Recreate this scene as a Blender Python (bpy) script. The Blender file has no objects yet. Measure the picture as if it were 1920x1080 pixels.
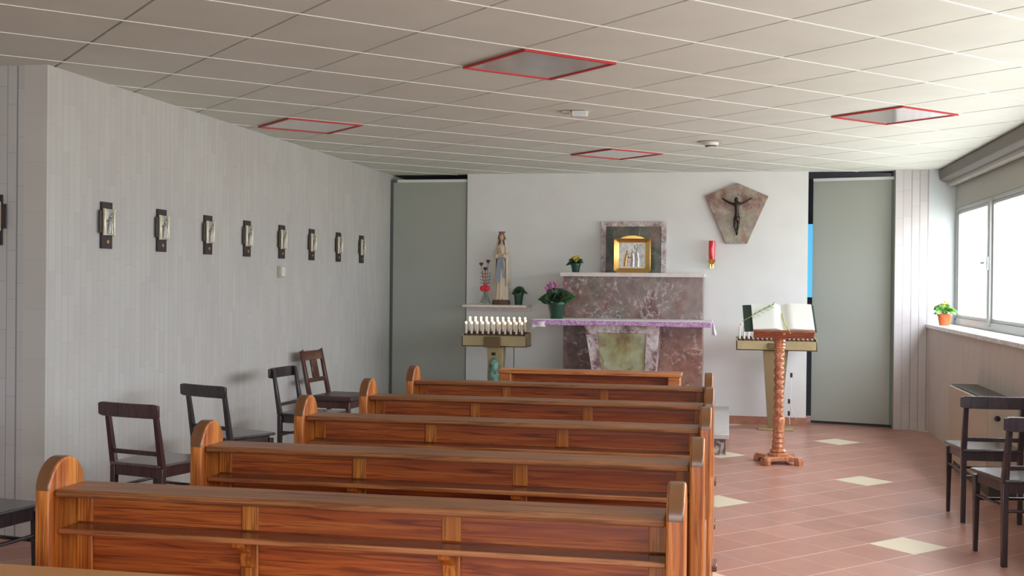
import bpy, bmesh, math, random
from mathutils import Vector, Matrix
PI = math.pi
sc = bpy.context.scene
C = sc.collection
random.seed(7)

# ------------------------------------------------------------------ camera
HC = 1.46                      # eye height
F_PX, PITCH, ROLL, YAW = 2115.7, -0.0056, 0.0098, 0.1905
cam_d = bpy.data.cameras.new('camera')
cam_d.sensor_width = 36.0
cam_d.lens = F_PX / 1920 * 36.0
cam = bpy.data.objects.new('camera', cam_d)
C.objects.link(cam)
right0 = Vector((math.cos(YAW), math.sin(YAW), 0))
fwd = Vector((-math.sin(YAW) * math.cos(PITCH), math.cos(YAW) * math.cos(PITCH), math.sin(PITCH)))
up0 = right0.cross(fwd)
rgt = right0 * math.cos(ROLL) + up0 * math.sin(ROLL)
upv = -right0 * math.sin(ROLL) + up0 * math.cos(ROLL)
m = Matrix((rgt, upv, -fwd)).transposed().to_4x4()
m.translation = Vector((0, 0, HC))
cam.matrix_world = m
sc.camera = cam

# ------------------------------------------------------------------ world, daylight, exposure
sc.view_settings.view_transform = 'Standard'
sc.view_settings.look = 'None'
sc.view_settings.gamma = 1.0
sc.view_settings.use_curve_mapping = False
sc.view_settings.exposure = 0.74
sc.cycles.use_denoising = True
sc.cycles.max_bounces = 10
sc.cycles.diffuse_bounces = 7
sc.cycles.glossy_bounces = 4
sc.cycles.transparent_max_bounces = 12
sc.cycles.sample_clamp_indirect = 6.0
sc.cycles.caustics_reflective = False
sc.cycles.caustics_refractive = False

SKY = 9.5
world = bpy.data.worlds.new('overcast_sky')
sc.world = world
world.use_nodes = True
wn = world.node_tree
wn.nodes.clear()
wo = wn.nodes.new('ShaderNodeOutputWorld')
wb = wn.nodes.new('ShaderNodeBackground')
wt = wn.nodes.new('ShaderNodeTexCoord')
ws = wn.nodes.new('ShaderNodeSeparateXYZ')
wr = wn.nodes.new('ShaderNodeValToRGB')
wr.color_ramp.elements[0].position = 0.0
wr.color_ramp.elements[0].color = (0.36, 0.36, 0.345, 1)
wr.color_ramp.elements[1].position = 1.0
wr.color_ramp.elements[1].color = (0.93, 0.98, 1.04, 1)
for p_, c_ in ((0.47, (0.42, 0.42, 0.40)), (0.505, (0.42, 0.445, 0.47)), (0.65, (0.62, 0.655, 0.70))):
    e_ = wr.color_ramp.elements.new(p_)
    e_.color = (*c_, 1)
wm = wn.nodes.new('ShaderNodeMapRange')
wm.inputs[1].default_value = -1.0
wn.links.new(wt.outputs['Generated'], ws.inputs[0])
wn.links.new(ws.outputs['Z'], wm.inputs[0])
wn.links.new(wm.outputs[0], wr.inputs[0])
wn.links.new(wr.outputs[0], wb.inputs[0])
wb.inputs[1].default_value = SKY
wn.links.new(wb.outputs[0], wo.inputs[0])


def portal(name, loc, rot, sx, sy):
    l = bpy.data.lights.new(name, 'AREA')
    l.shape = 'RECTANGLE'
    l.size, l.size_y = sx, sy
    l.cycles.is_portal = True
    o = bpy.data.objects.new(name, l)
    o.location = loc
    o.rotation_euler = rot
    C.objects.link(o)
    return o


# room numbers
XL, XR, YB, ZC = -3.70, 1.97, 12.0, 2.63
XG = 2.22                     # window plane
YF = -3.6                     # wall behind the camera
XL2, YJ = -5.2, 5.62          # the room widens to the left nearer than YJ
WIN_Z0, WIN_Z1 = 1.11, 2.24
portal('window_daylight_portal', (XG + 0.08, (YB + YF) / 2, (WIN_Z0 + WIN_Z1) / 2), (0, PI / 2, 0), 1.13, YB - YF - 0.2)
portal('assumed_rear_window_portal', (-0.2, YF - 0.04, 1.55), (PI / 2, 0, 0), 4.0, 1.5)  # daylight through the assumed, unseen window behind the camera


# ------------------------------------------------------------------ materials
def nt_of(mat):
    mat.use_nodes = True
    return mat.node_tree


def pbr(name, col, rough=0.5, metal=0.0, spec=0.5, emit=None, estr=0.0, coat=0.0, trans=0.0, sss=0.0):
    mt = bpy.data.materials.new(name)
    nt = nt_of(mt)
    b = nt.nodes['Principled BSDF']
    b.inputs['Base Color'].default_value = (*col, 1)
    b.inputs['Roughness'].default_value = rough
    b.inputs['Metallic'].default_value = metal
    b.inputs['Specular IOR Level'].default_value = spec
    b.inputs['Coat Weight'].default_value = coat
    b.inputs['Coat Roughness'].default_value = 0.12
    b.inputs['Transmission Weight'].default_value = trans
    if emit:
        b.inputs['Emission Color'].default_value = (*emit, 1)
        b.inputs['Emission Strength'].default_value = estr
    mt.diffuse_color = (*col, 1)
    return mt


def N(nt, kind, **kw):
    n = nt.nodes.new(kind)
    for k, v in kw.items():
        setattr(n, k, v)
    return n


def objcoord(nt, scale=(1, 1, 1), rot=(0, 0, 0), kind='Object', loc=(0, 0, 0)):
    tc = N(nt, 'ShaderNodeTexCoord')
    mp = N(nt, 'ShaderNodeMapping')
    mp.inputs['Scale'].default_value = scale
    mp.inputs['Rotation'].default_value = rot
    mp.inputs['Location'].default_value = loc
    nt.links.new(tc.outputs[kind], mp.inputs[0])
    return mp.outputs[0]


def ramp(nt, fac, stops):
    r = N(nt, 'ShaderNodeValToRGB')
    e = r.color_ramp.elements
    e[0].position, e[0].color = stops[0][0], (*stops[0][1], 1)
    e[1].position, e[1].color = stops[-1][0], (*stops[-1][1], 1)
    for p, c in stops[1:-1]:
        x = e.new(p)
        x.color = (*c, 1)
    nt.links.new(fac, r.inputs[0])
    return r.outputs[0]


def mixc(nt, fac, a, b, mode='MIX'):
    n = N(nt, 'ShaderNodeMix', data_type='RGBA', blend_type=mode)
    if isinstance(fac, (int, float)):
        n.inputs[0].default_value = fac
    else:
        nt.links.new(fac, n.inputs[0])
    for i, v in ((6, a), (7, b)):
        if isinstance(v, tuple):
            n.inputs[i].default_value = (*v, 1)
        else:
            nt.links.new(v, n.inputs[i])
    return n.outputs[2]


def bump(nt, h, dist=0.002, strength=0.5):
    b = N(nt, 'ShaderNodeBump')
    b.inputs['Distance'].default_value = dist
    b.inputs['Strength'].default_value = strength
    nt.links.new(h, b.inputs['Height'])
    nt.links.new(b.outputs[0], nt.nodes['Principled BSDF'].inputs['Normal'])


def wood(name, axis, dark, mid, light, rough=0.3, grain=1.0, coat=0.3, spec=0.5):
    """grain runs along the given axis (0 x, 1 y, 2 z) of the object"""
    mt = pbr(name, mid, rough, coat=coat, spec=spec)
    nt = mt.node_tree
    s = [34.0 * grain] * 3
    s[axis] = 1.6 * grain
    v = objcoord(nt, tuple(s))
    n1 = N(nt, 'ShaderNodeTexNoise')
    n1.inputs['Scale'].default_value = 1.0
    n1.inputs['Detail'].default_value = 6
    n1.inputs['Distortion'].default_value = 1.3
    nt.links.new(v, n1.inputs['Vector'])
    s2 = [9.0 * grain] * 3
    s2[axis] = 0.9 * grain
    v2 = objcoord(nt, tuple(s2))
    wv = N(nt, 'ShaderNodeTexNoise')
    wv.inputs['Scale'].default_value = 1.0
    wv.inputs['Detail'].default_value = 3
    wv.inputs['Distortion'].default_value = 0.6
    nt.links.new(v2, wv.inputs['Vector'])
    c = ramp(nt, n1.outputs[0], [(0.36, dark), (0.5, mid), (0.62, light)])
    c2 = ramp(nt, wv.outputs[0], [(0.35, dark), (0.52, mid), (0.7, light)])
    col = mixc(nt, 0.45, c, c2)
    # narrow dark growth lines
    s3 = [70.0 * grain] * 3
    s3[axis] = 2.2 * grain
    n4 = N(nt, 'ShaderNodeTexNoise')
    n4.inputs['Scale'].default_value = 1.0
    n4.inputs['Detail'].default_value = 3
    n4.inputs['Distortion'].default_value = 2.0
    nt.links.new(objcoord(nt, tuple(s3), loc=(2, 5, 1)), n4.inputs['Vector'])
    ln = ramp(nt, n4.outputs[0], [(0.40, (0.55, 0.48, 0.45)), (0.50, (1, 1, 1))])
    col = mixc(nt, 1.0, col, ln, 'MULTIPLY')
    oi = N(nt, 'ShaderNodeObjectInfo')
    nt.links.new(col, nt.nodes['Principled BSDF'].inputs['Base Color'])
    bump(nt, n1.outputs[0], 0.001, 0.25)
    return mt


def marble(name, stops, vein, scale=5.0, vein_w=0.03, rough=0.25, vein_amt=0.8, dist=0.6, speck=0.0):
    mt = pbr(name, stops[0][1], rough)
    nt = mt.node_tree
    v = objcoord(nt, rot=(0.3, 0.5, 0.4))
    n = N(nt, 'ShaderNodeTexNoise')
    n.inputs['Scale'].default_value = scale
    n.inputs['Detail'].default_value = 9
    n.inputs['Roughness'].default_value = 0.62
    n.inputs['Distortion'].default_value = dist
    nt.links.new(v, n.inputs['Vector'])
    base = ramp(nt, n.outputs[0], [(0.5 + (p - 0.5) * 0.62, c) for p, c in stops])
    nf = N(nt, 'ShaderNodeTexNoise')
    nf.inputs['Scale'].default_value = scale * 5
    nf.inputs['Detail'].default_value = 8
    nt.links.new(v, nf.inputs['Vector'])
    base = mixc(nt, 1.0, base, ramp(nt, nf.outputs[0], [(0.3, (0.72, 0.70, 0.70)), (0.7, (1.2, 1.2, 1.2))]), 'MULTIPLY')
    n2 = N(nt, 'ShaderNodeTexNoise')
    n2.inputs['Scale'].default_value = scale * 1.1
    n2.inputs['Detail'].default_value = 9
    n2.inputs['Roughness'].default_value = 0.6
    n2.inputs['Distortion'].default_value = 0.8
    v2 = objcoord(nt, loc=(3.1, 1.7, 5.3), rot=(0.9, 0.2, 0.6))
    nt.links.new(v2, n2.inputs['Vector'])
    ve = ramp(nt, n2.outputs[0], [(0.5 - vein_w, (0, 0, 0)), (0.5, (1, 1, 1)), (0.5 + vein_w, (0, 0, 0))])
    n3 = N(nt, 'ShaderNodeTexNoise')
    n3.inputs['Scale'].default_value = scale * 1.6
    n3.inputs['Detail'].default_value = 4
    nt.links.new(v, n3.inputs['Vector'])
    gate = ramp(nt, n3.outputs[0], [(0.44, (0, 0, 0)), (0.54, (1, 1, 1))])
    f = mixc(nt, vein_amt, (0, 0, 0), mixc(nt, 1.0, ve, gate, 'MULTIPLY'))
    col = mixc(nt, f, base, vein)
    if speck:
        n4 = N(nt, 'ShaderNodeTexNoise')
        n4.inputs['Scale'].default_value = 22
        n4.inputs['Detail'].default_value = 6
        nt.links.new(v2, n4.inputs['Vector'])
        sp = ramp(nt, n4.outputs[0], [(0.555, (0, 0, 0)), (0.61, (1, 1, 1))])
        col = mixc(nt, mixc(nt, speck, (0, 0, 0), mixc(nt, 1.0, sp, gate, 'MULTIPLY')), col, vein)
    nt.links.new(col, nt.nodes['Principled BSDF'].inputs['Base Color'])
    return mt


def strip_tiles(name, mode, tint=(0.56, 0.55, 0.54), pitch=0.062, dark=0.72, depth=0.0025, line=0.05):
    """narrow vertical clinker strips; mode 'yz' for side walls, 'xz' for end walls"""
    mt = pbr(name, tint, 0.55)
    nt = mt.node_tree
    tc = N(nt, 'ShaderNodeTexCoord')
    sp = N(nt, 'ShaderNodeSeparateXYZ')
    nt.links.new(tc.outputs['Object'], sp.inputs[0])
    hsock = sp.outputs['Y' if mode == 'yz' else 'X']
    w = N(nt, 'ShaderNodeMath', operation='MULTIPLY_ADD')
    w.inputs[1].default_value = 1 / pitch
    w.inputs[2].default_value = 200.0
    nt.links.new(hsock, w.inputs[0])
    fl = N(nt, 'ShaderNodeMath', operation='FLOOR')
    nt.links.new(w.outputs[0], fl.inputs[0])
    fr = N(nt, 'ShaderNodeMath', operation='FRACT')
    nt.links.new(w.outputs[0], fr.inputs[0])
    wn_ = N(nt, 'ShaderNodeTexWhiteNoise', noise_dimensions='1D')
    nt.links.new(fl.outputs[0], wn_.inputs['W'])
    # groove between strips, its width varies a little from strip to strip
    thr = N(nt, 'ShaderNodeMath', operation='MULTIPLY_ADD')
    thr.inputs[1].default_value = line * 1.2
    thr.inputs[2].default_value = line * 0.5
    nt.links.new(wn_.outputs['Value'], thr.inputs[0])
    lt = N(nt, 'ShaderNodeMath', operation='LESS_THAN')
    nt.links.new(fr.outputs[0], lt.inputs[0])
    nt.links.new(thr.outputs[0], lt.inputs[1])
    # joints across each strip at its own height
    zz = N(nt, 'ShaderNodeMath', operation='MULTIPLY_ADD')
    zz.inputs[1].default_value = 1 / 0.27
    nt.links.new(sp.outputs['Z'], zz.inputs[0])
    nt.links.new(wn_.outputs['Value'], zz.inputs[2])
    zf = N(nt, 'ShaderNodeMath', operation='FRACT')
    nt.links.new(zz.outputs[0], zf.inputs[0])
    jl = N(nt, 'ShaderNodeMath', operation='LESS_THAN')
    jl.inputs[1].default_value = 0.012
    nt.links.new(zf.outputs[0], jl.inputs[0])
    zi = N(nt, 'ShaderNodeMath', operation='FLOOR')
    nt.links.new(zz.outputs[0], zi.inputs[0])
    cb = N(nt, 'ShaderNodeCombineXYZ')
    nt.links.new(fl.outputs[0], cb.inputs[0])
    nt.links.new(zi.outputs[0], cb.inputs[1])
    w2 = N(nt, 'ShaderNodeTexWhiteNoise', noise_dimensions='3D')
    nt.links.new(cb.outputs[0], w2.inputs['Vector'])
    t0, t1 = tuple(c * k for c, k in zip(tint, (0.97, 0.95, 0.955))), tuple(c * 1.03 for c in tint)
    base = ramp(nt, w2.outputs['Value'], [(0.0, t0), (1.0, t1)])
    nz = N(nt, 'ShaderNodeTexNoise')
    nz.inputs['Scale'].default_value = 2.0
    nz.inputs['Detail'].default_value = 4
    nt.links.new(tc.outputs['Object'], nz.inputs['Vector'])
    base = mixc(nt, 1.0, base, ramp(nt, nz.outputs[0], [(0.35, (0.95, 0.94, 0.95)), (0.65, (1.0, 1.0, 0.99))]), 'MULTIPLY')
    jc = N(nt, 'ShaderNodeMath', operation='MULTIPLY')
    jc.inputs[1].default_value = 0.45
    nt.links.new(jl.outputs[0], jc.inputs[0])
    mx = N(nt, 'ShaderNodeMath', operation='MAXIMUM')
    nt.links.new(lt.outputs[0], mx.inputs[0])
    nt.links.new(jc.outputs[0], mx.inputs[1])
    col = mixc(nt, mx.outputs[0], base, tuple(c * dark for c in tint))
    nt.links.new(col, nt.nodes['Principled BSDF'].inputs['Base Color'])
    inv = N(nt, 'ShaderNodeMath', operation='SUBTRACT')
    inv.inputs[0].default_value = 1.0
    nt.links.new(mx.outputs[0], inv.inputs[1])
    bump(nt, inv.outputs[0], depth, 0.6)
    return mt


def floor_mat():
    mt = pbr('terracotta_floor_tiles', (0.4, 0.2, 0.15), 0.32, spec=0.5)
    nt = mt.node_tree
    tc = N(nt, 'ShaderNodeTexCoord')
    mp = N(nt, 'ShaderNodeMapping')
    # tile frame: s = (x+y)/sqrt2/0.3, t = (y-x)/sqrt2/0.3
    mp.inputs['Rotation'].default_value = (0, 0, -PI / 4)
    nt.links.new(tc.outputs['Object'], mp.inputs[0])
    sc_ = N(nt, 'ShaderNodeVectorMath', operation='SCALE')
    sc_.inputs['Scale'].default_value = 1 / 0.30
    nt.links.new(mp.outputs[0], sc_.inputs[0])
    s0 = (1.0 + 8.76) / math.sqrt(2) / 0.3 - 0.5
    t0 = (8.76 - 1.0) / math.sqrt(2) / 0.3 - 0.5
    ad = N(nt, 'ShaderNodeVectorMath', operation='ADD')
    ad.inputs[1].default_value = (-s0 + 500, -t0 + 500, 0)
    nt.links.new(sc_.outputs[0], ad.inputs[0])
    fr = N(nt, 'ShaderNodeVectorMath', operation='FRACTION')
    nt.links.new(ad.outputs[0], fr.inputs[0])
    fl = N(nt, 'ShaderNodeVectorMath', operation='FLOOR')
    nt.links.new(ad.outputs[0], fl.inputs[0])
    s_f = N(nt, 'ShaderNodeSeparateXYZ')
    nt.links.new(fr.outputs[0], s_f.inputs[0])

    def edge(sock):
        a = N(nt, 'ShaderNodeMath', operation='SUBTRACT')
        nt.links.new(sock, a.inputs[0])
        a.inputs[1].default_value = 0.5
        b = N(nt, 'ShaderNodeMath', operation='ABSOLUTE')
        nt.links.new(a.outputs[0], b.inputs[0])
        c = N(nt, 'ShaderNodeMath', operation='GREATER_THAN')
        nt.links.new(b.outputs[0], c.inputs[0])
        c.inputs[1].default_value = 0.489
        return c.outputs[0]
    mx = N(nt, 'ShaderNodeMath', operation='MAXIMUM')
    nt.links.new(edge(s_f.outputs[1]), mx.inputs[0])
    wk = N(nt, 'ShaderNodeMath', operation='MULTIPLY')
    wk.inputs[1].default_value = 0.4
    nt.links.new(edge(s_f.outputs[0]), wk.inputs[0])
    nt.links.new(wk.outputs[0], mx.inputs[1])
    s_i = N(nt, 'ShaderNodeSeparateXYZ')
    nt.links.new(fl.outputs[0], s_i.inputs[0])

    def mod5(sock):
        a = N(nt, 'ShaderNodeMath', operation='MODULO')
        nt.links.new(sock, a.inputs[0])
        a.inputs[1].default_value = 5
        b = N(nt, 'ShaderNodeMath', operation='COMPARE')
        nt.links.new(a.outputs[0], b.inputs[0])
        b.inputs[1].default_value = 0
        b.inputs[2].default_value = 0.1
        return b.outputs[0]
    both = N(nt, 'ShaderNodeMath', operation='MULTIPLY')
    nt.links.new(mod5(s_i.outputs[0]), both.inputs[0])
    nt.links.new(mod5(s_i.outputs[1]), both.inputs[1])
    wn_ = N(nt, 'ShaderNodeTexWhiteNoise')
    wn_.noise_dimensions = '3D'
    nt.links.new(fl.outputs[0], wn_.inputs['Vector'])
    tile = ramp(nt, wn_.outputs[0], [(0.0, (0.42, 0.205, 0.155)), (1.0, (0.50, 0.26, 0.20))])
    nz = N(nt, 'ShaderNodeTexNoise')
    nz.inputs['Scale'].default_value = 6
    nz.inputs['Detail'].default_value = 5
    nt.links.new(tc.outputs['Object'], nz.inputs['Vector'])
    mot = ramp(nt, nz.outputs[0], [(0.3, (0.88, 0.88, 0.9)), (0.7, (1.05, 1.04, 1.03))])
    tile = mixc(nt, 1.0, tile, mot, 'MULTIPLY')
    c1 = mixc(nt, both.outputs[0], tile, (0.74, 0.66, 0.48))
    c2 = mixc(nt, mx.outputs[0], c1, (0.72, 0.58, 0.52))
    nt.links.new(c2, nt.nodes['Principled BSDF'].inputs['Base Color'])
    rr = N(nt, 'ShaderNodeMapRange')
    rr.inputs[3].default_value = 0.26
    rr.inputs[4].default_value = 0.42
    nt.links.new(nz.outputs[0], rr.inputs[0])
    nt.links.new(rr.outputs[0], nt.nodes['Principled BSDF'].inputs['Roughness'])
    inv = N(nt, 'ShaderNodeMath', operation='SUBTRACT')
    inv.inputs[0].default_value = 1.0
    nt.links.new(mx.outputs[0], inv.inputs[1])
    bump(nt, inv.outputs[0], 0.0015, 0.4)
    return mt


def glass_mat(name='window_glass', tint=(1, 1, 1)):
    mt = bpy.data.materials.new(name)
    nt = nt_of(mt)
    nt.nodes.clear()
    o = N(nt, 'ShaderNodeOutputMaterial')
    t = N(nt, 'ShaderNodeBsdfTransparent')
    t.inputs[0].default_value = (*tint, 1)
    g = N(nt, 'ShaderNodeBsdfGlossy')
    g.inputs['Roughness'].default_value = 0.02
    lw = N(nt, 'ShaderNodeLayerWeight')
    lw.inputs[0].default_value = 0.5
    pw = N(nt, 'ShaderNodeMath', operation='POWER')
    pw.inputs[1].default_value = 5.0
    nt.links.new(lw.outputs['Facing'], pw.inputs[0])
    ml = N(nt, 'ShaderNodeMath', operation='MULTIPLY_ADD')
    ml.inputs[1].default_value = 0.45
    ml.inputs[2].default_value = 0.03
    nt.links.new(pw.outputs[0], ml.inputs[0])
    mx = N(nt, 'ShaderNodeMixShader')
    nt.links.new(ml.outputs[0], mx.inputs[0])
    nt.links.new(t.outputs[0], mx.inputs[1])
    nt.links.new(g.outputs[0], mx.inputs[2])
    nt.links.new(mx.outputs[0], o.inputs[0])
    return mt


def noisy(name, c1, c2, scale=8, rough=0.6, metal=0.0, bumpd=0.0):
    mt = pbr(name, c1, rough, metal)
    nt = mt.node_tree
    n = N(nt, 'ShaderNodeTexNoise')
    n.inputs['Scale'].default_value = scale
    n.inputs['Detail'].default_value = 5
    nt.links.new(objcoord(nt), n.inputs['Vector'])
    nt.links.new(ramp(nt, n.outputs[0], [(0.35, c1), (0.65, c2)]), nt.nodes['Principled BSDF'].inputs['Base Color'])
    if bumpd:
        bump(nt, n.outputs[0], bumpd, 0.6)
    return mt


M = {}
M['floor'] = floor_mat()
M['side_tiles'] = strip_tiles('strip_tiles_side', 'yz', (0.575, 0.585, 0.565), 0.062, 0.82)
M['end_tiles'] = strip_tiles('strip_tiles_end', 'xz', (0.54, 0.56, 0.57), 0.058, 0.50, 0.005, 0.12)
M['pier_tiles'] = strip_tiles('strip_tiles_pier', 'xz', (0.62, 0.605, 0.61), 0.078, 0.58, 0.005, 0.10)
M['right_tiles'] = strip_tiles('strip_tiles_right', 'yz', (0.64, 0.58, 0.54), 0.062, 0.85)
M['plaster'] = noisy('white_wall_plaster', (0.76, 0.785, 0.785), (0.80, 0.825, 0.825), 3, 0.5)
M['plain'] = pbr('painted_wall', (0.62, 0.62, 0.60), 0.7)
M['tile_c'] = noisy('ceiling_tile', (0.69, 0.725, 0.66), (0.73, 0.765, 0.70), 2.5, 0.75)
M['bar_c'] = pbr('ceiling_lit_bevel', (0.82, 0.85, 0.81), 0.45)  # whiter than the tiles: light caught by bevels, put into the colour
M['void'] = pbr('ceiling_void_dark', (0.05, 0.05, 0.05), 0.9)
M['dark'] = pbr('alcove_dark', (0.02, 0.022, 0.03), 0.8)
M['grey_panel'] = noisy('grey_green_laminate', (0.37, 0.40, 0.36), (0.39, 0.42, 0.38), 1.5, 0.45)
M['alu'] = pbr('aluminium_frame', (0.42, 0.44, 0.43), 0.4, 0.3)
M['lit_edge'] = pbr('lit_panel_edge', (0.80, 0.86, 0.82), 0.35, 0.1)  # light on the door panels' top edge, put into a pale colour
M['header'] = pbr('window_header_panel', (0.42, 0.42, 0.38), 0.7)
M['pelmet'] = pbr('pelmet_brown_grey', (0.155, 0.135, 0.12), 0.55)
M['sill'] = marble('sill_marble', [(0.3, (0.75, 0.75, 0.74)), (0.7, (0.86, 0.86, 0.84))], (0.55, 0.56, 0.56), 6, 0.02, 0.2, 0.5)
M['column'] = pbr('sky_tinted_column', (0.60, 0.66, 0.68), 0.45)  # white column, the blue cast of the sky put into its colour
M['terra_skirt'] = noisy('terracotta_skirting', (0.36, 0.16, 0.10), (0.44, 0.21, 0.14), 12, 0.4)
M['glass'] = glass_mat()
M['bluelit'] = pbr('blue_lit_pane', (0.1, 0.4, 0.6), 0.3, emit=(0.10, 0.50, 0.85), estr=0.5)
# pews
DK, MD, LT = (0.27, 0.058, 0.016), (0.43, 0.115, 0.028), (0.55, 0.19, 0.05)
M['pew_x'] = wood('pew_pine_panel', 0, (0.25, 0.044, 0.010), (0.40, 0.085, 0.014), (0.54, 0.155, 0.028), 0.36, coat=0.08)
M['pew_rail'] = wood('pew_pine_rail', 0, (0.17, 0.062, 0.022), (0.27, 0.105, 0.038), (0.37, 0.155, 0.058), 0.36, coat=0.0, spec=0.35)
M['pew_ledge'] = wood('pew_pine_ledge', 0, (0.14, 0.045, 0.025), (0.20, 0.07, 0.035), (0.30, 0.11, 0.05), 0.26)
M['pew_cap'] = noisy('pew_dark_head', (0.13, 0.055, 0.022), (0.19, 0.085, 0.034), 9, 0.22)
M['pew_lip'] = wood('pew_pine_lip', 0, (0.24, 0.07, 0.025), (0.34, 0.12, 0.04), (0.44, 0.19, 0.07), 0.3)
M['pew_z'] = wood('pew_pine_upright', 2, (0.32, 0.075, 0.012), (0.50, 0.150, 0.024), (0.64, 0.26, 0.050), 0.34, coat=0.08)
M['pew_y'] = wood('pew_pine_seat', 0, DK, MD, LT, 0.3)
M['table'] = noisy('table_tan_top', (0.47, 0.235, 0.09), (0.52, 0.265, 0.105), 5, 0.45)
M['bench_light'] = wood('front_desk_pine', 0, (0.46, 0.14, 0.035), (0.58, 0.21, 0.055), (0.66, 0.28, 0.085), 0.35, coat=0.1)
M['chair_dark'] = wood('chair_dark_stain', 2, (0.018, 0.014, 0.02), (0.03, 0.022, 0.028), (0.05, 0.035, 0.038), 0.3)
M['chair_seat'] = wood('chair_dark_seat', 1, (0.035, 0.033, 0.038), (0.05, 0.047, 0.052), (0.075, 0.07, 0.075), 0.25)
M['chair_plum'] = wood('chair_plum_stain', 2, (0.045, 0.018, 0.02), (0.07, 0.03, 0.033), (0.10, 0.05, 0.05), 0.32)
M['chair_plum_seat'] = wood('chair_plum_seat', 1, (0.10, 0.065, 0.06), (0.15, 0.10, 0.09), (0.2, 0.14, 0.12), 0.3)
M['chair_brown'] = wood('chair_brown_stain', 2, (0.05, 0.015, 0.012), (0.09, 0.028, 0.02), (0.14, 0.05, 0.035), 0.3)
M['vinyl'] = pbr('brown_vinyl', (0.07, 0.035, 0.035), 0.38)
# altar
M['m_brown'] = marble('brown_red_marble', [(0.30, (0.10, 0.03, 0.03)), (0.40, (0.22, 0.10, 0.085)), (0.48, (0.24, 0.165, 0.145)), (0.58, (0.23, 0.155, 0.14)), (0.66, (0.25, 0.215, 0.15)), (0.76, (0.15, 0.11, 0.115))], (0.58, 0.54, 0.54), 2.2, 0.010, speck=0.5)
M['m_dark'] = marble('violet_brown_marble', [(0.3, (0.09, 0.06, 0.055)), (0.5, (0.20, 0.135, 0.125)), (0.7, (0.26, 0.20, 0.19))], (0.66, 0.62, 0.62), 3.5, 0.02, speck=0.7)
M['m_red'] = marble('red_brown_marble', [(0.3, (0.17, 0.07, 0.06)), (0.5, (0.28, 0.125, 0.095)), (0.75, (0.32, 0.19, 0.15))], (0.55, 0.45, 0.42), 2.8, 0.014, speck=0.6)
M['m_pink'] = marble('pink_white_marble', [(0.32, (0.22, 0.14, 0.14)), (0.42, (0.52, 0.40, 0.40)), (0.55, (0.66, 0.56, 0.57)), (0.7, (0.72, 0.66, 0.67))], (0.10, 0.05, 0.06), 5.5, 0.022, 0.25, 0.85)
M['m_green'] = marble('green_onyx', [(0.3, (0.22, 0.13, 0.05)), (0.40, (0.36, 0.33, 0.15)), (0.52, (0.42, 0.44, 0.27)), (0.64, (0.40, 0.46, 0.37)), (0.75, (0.24, 0.29, 0.25))], (0.28, 0.11, 0.04), 1.7, 0.016)
M['m_dgreen'] = marble('dark_green_marble', [(0.35, (0.05, 0.065, 0.045)), (0.5, (0.12, 0.125, 0.09)), (0.6, (0.20, 0.11, 0.08)), (0.72, (0.11, 0.13, 0.08))], (0.42, 0.36, 0.3), 2.4, 0.008)
M['m_plaque'] = marble('plaque_marble', [(0.32, (0.22, 0.10, 0.085)), (0.42, (0.30, 0.20, 0.15)), (0.52, (0.34, 0.28, 0.24)), (0.62, (0.31, 0.31, 0.20)), (0.74, (0.30, 0.15, 0.11))], (0.5, 0.44, 0.42), 3.4, 0.012)
M['m_shelf'] = noisy('pale_rose_stone', (0.72, 0.64, 0.62), (0.80, 0.74, 0.72), 14, 0.35)
M['m_step'] = noisy('pale_grey_stone', (0.52, 0.49, 0.48), (0.60, 0.57, 0.56), 8, 0.45)
M['cloth'] = noisy('white_linen', (0.80, 0.80, 0.85), (0.86, 0.86, 0.90), 30, 0.9)
M['purple'] = noisy('purple_embroidery', (0.42, 0.16, 0.42), (0.68, 0.50, 0.72), 60, 0.85)
M['gold'] = pbr('gold', (0.78, 0.50, 0.16), 0.22, 1.0)
M['gold_dull'] = pbr('dull_gold', (0.62, 0.40, 0.16), 0.4, 0.9)
M['silver'] = noisy('silver_relief', (0.58, 0.57, 0.54), (0.82, 0.81, 0.79), 40, 0.35, 0.4, 0.002)
M['brass'] = noisy('brushed_brass', (0.40, 0.32, 0.17), (0.46, 0.38, 0.21), 5, 0.42, 0.4)
M['brass_dark'] = pbr('dark_brass', (0.16, 0.11, 0.05), 0.5, 0.4)
M['brass_shaded'] = pbr('shaded_brass', (0.26, 0.19, 0.095), 0.45, 0.35)  # brass with the shade on the pedestal front put into its colour
M['bronze'] = pbr('dark_bronze', (0.045, 0.035, 0.028), 0.38, 0.7)
M['pale_brass'] = pbr('pale_brass_relief_edge', (0.85, 0.80, 0.58), 0.35, 0.5)
M['relief'] = noisy('pewter_relief', (0.34, 0.33, 0.33), (0.56, 0.55, 0.53), 70, 0.4, 0.6, 0.002)
M['plaque_wood'] = pbr('dark_stained_board', (0.03, 0.018, 0.022), 0.4)
M['candle'] = pbr('candle_white', (0.82, 0.80, 0.74), 0.4)
M['bulb_on'] = pbr('lit_candle_bulb', (1, 0.9, 0.7), 0.3, emit=(1.0, 0.66, 0.34), estr=2.4)
M['bulb_off'] = pbr('unlit_candle_bulb', (0.85, 0.83, 0.75), 0.2)
M['holder'] = pbr('candle_socket_brown', (0.10, 0.06, 0.04), 0.5)
M['lect'] = wood('lectern_carved_wood', 2, (0.40, 0.13, 0.06), (0.58, 0.23, 0.11), (0.70, 0.34, 0.18), 0.28)
M['lect_desk'] = wood('lectern_desk_wood', 0, (0.22, 0.06, 0.025), (0.32, 0.09, 0.04), (0.42, 0.14, 0.06), 0.28)
M['paper'] = noisy('book_paper', (0.80, 0.80, 0.74), (0.82, 0.85, 0.81), 4, 0.7)
M['print'] = pbr('book_print', (0.50, 0.50, 0.47), 0.8)
M['cover'] = pbr('green_black_cover', (0.02, 0.045, 0.035), 0.4)
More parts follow.
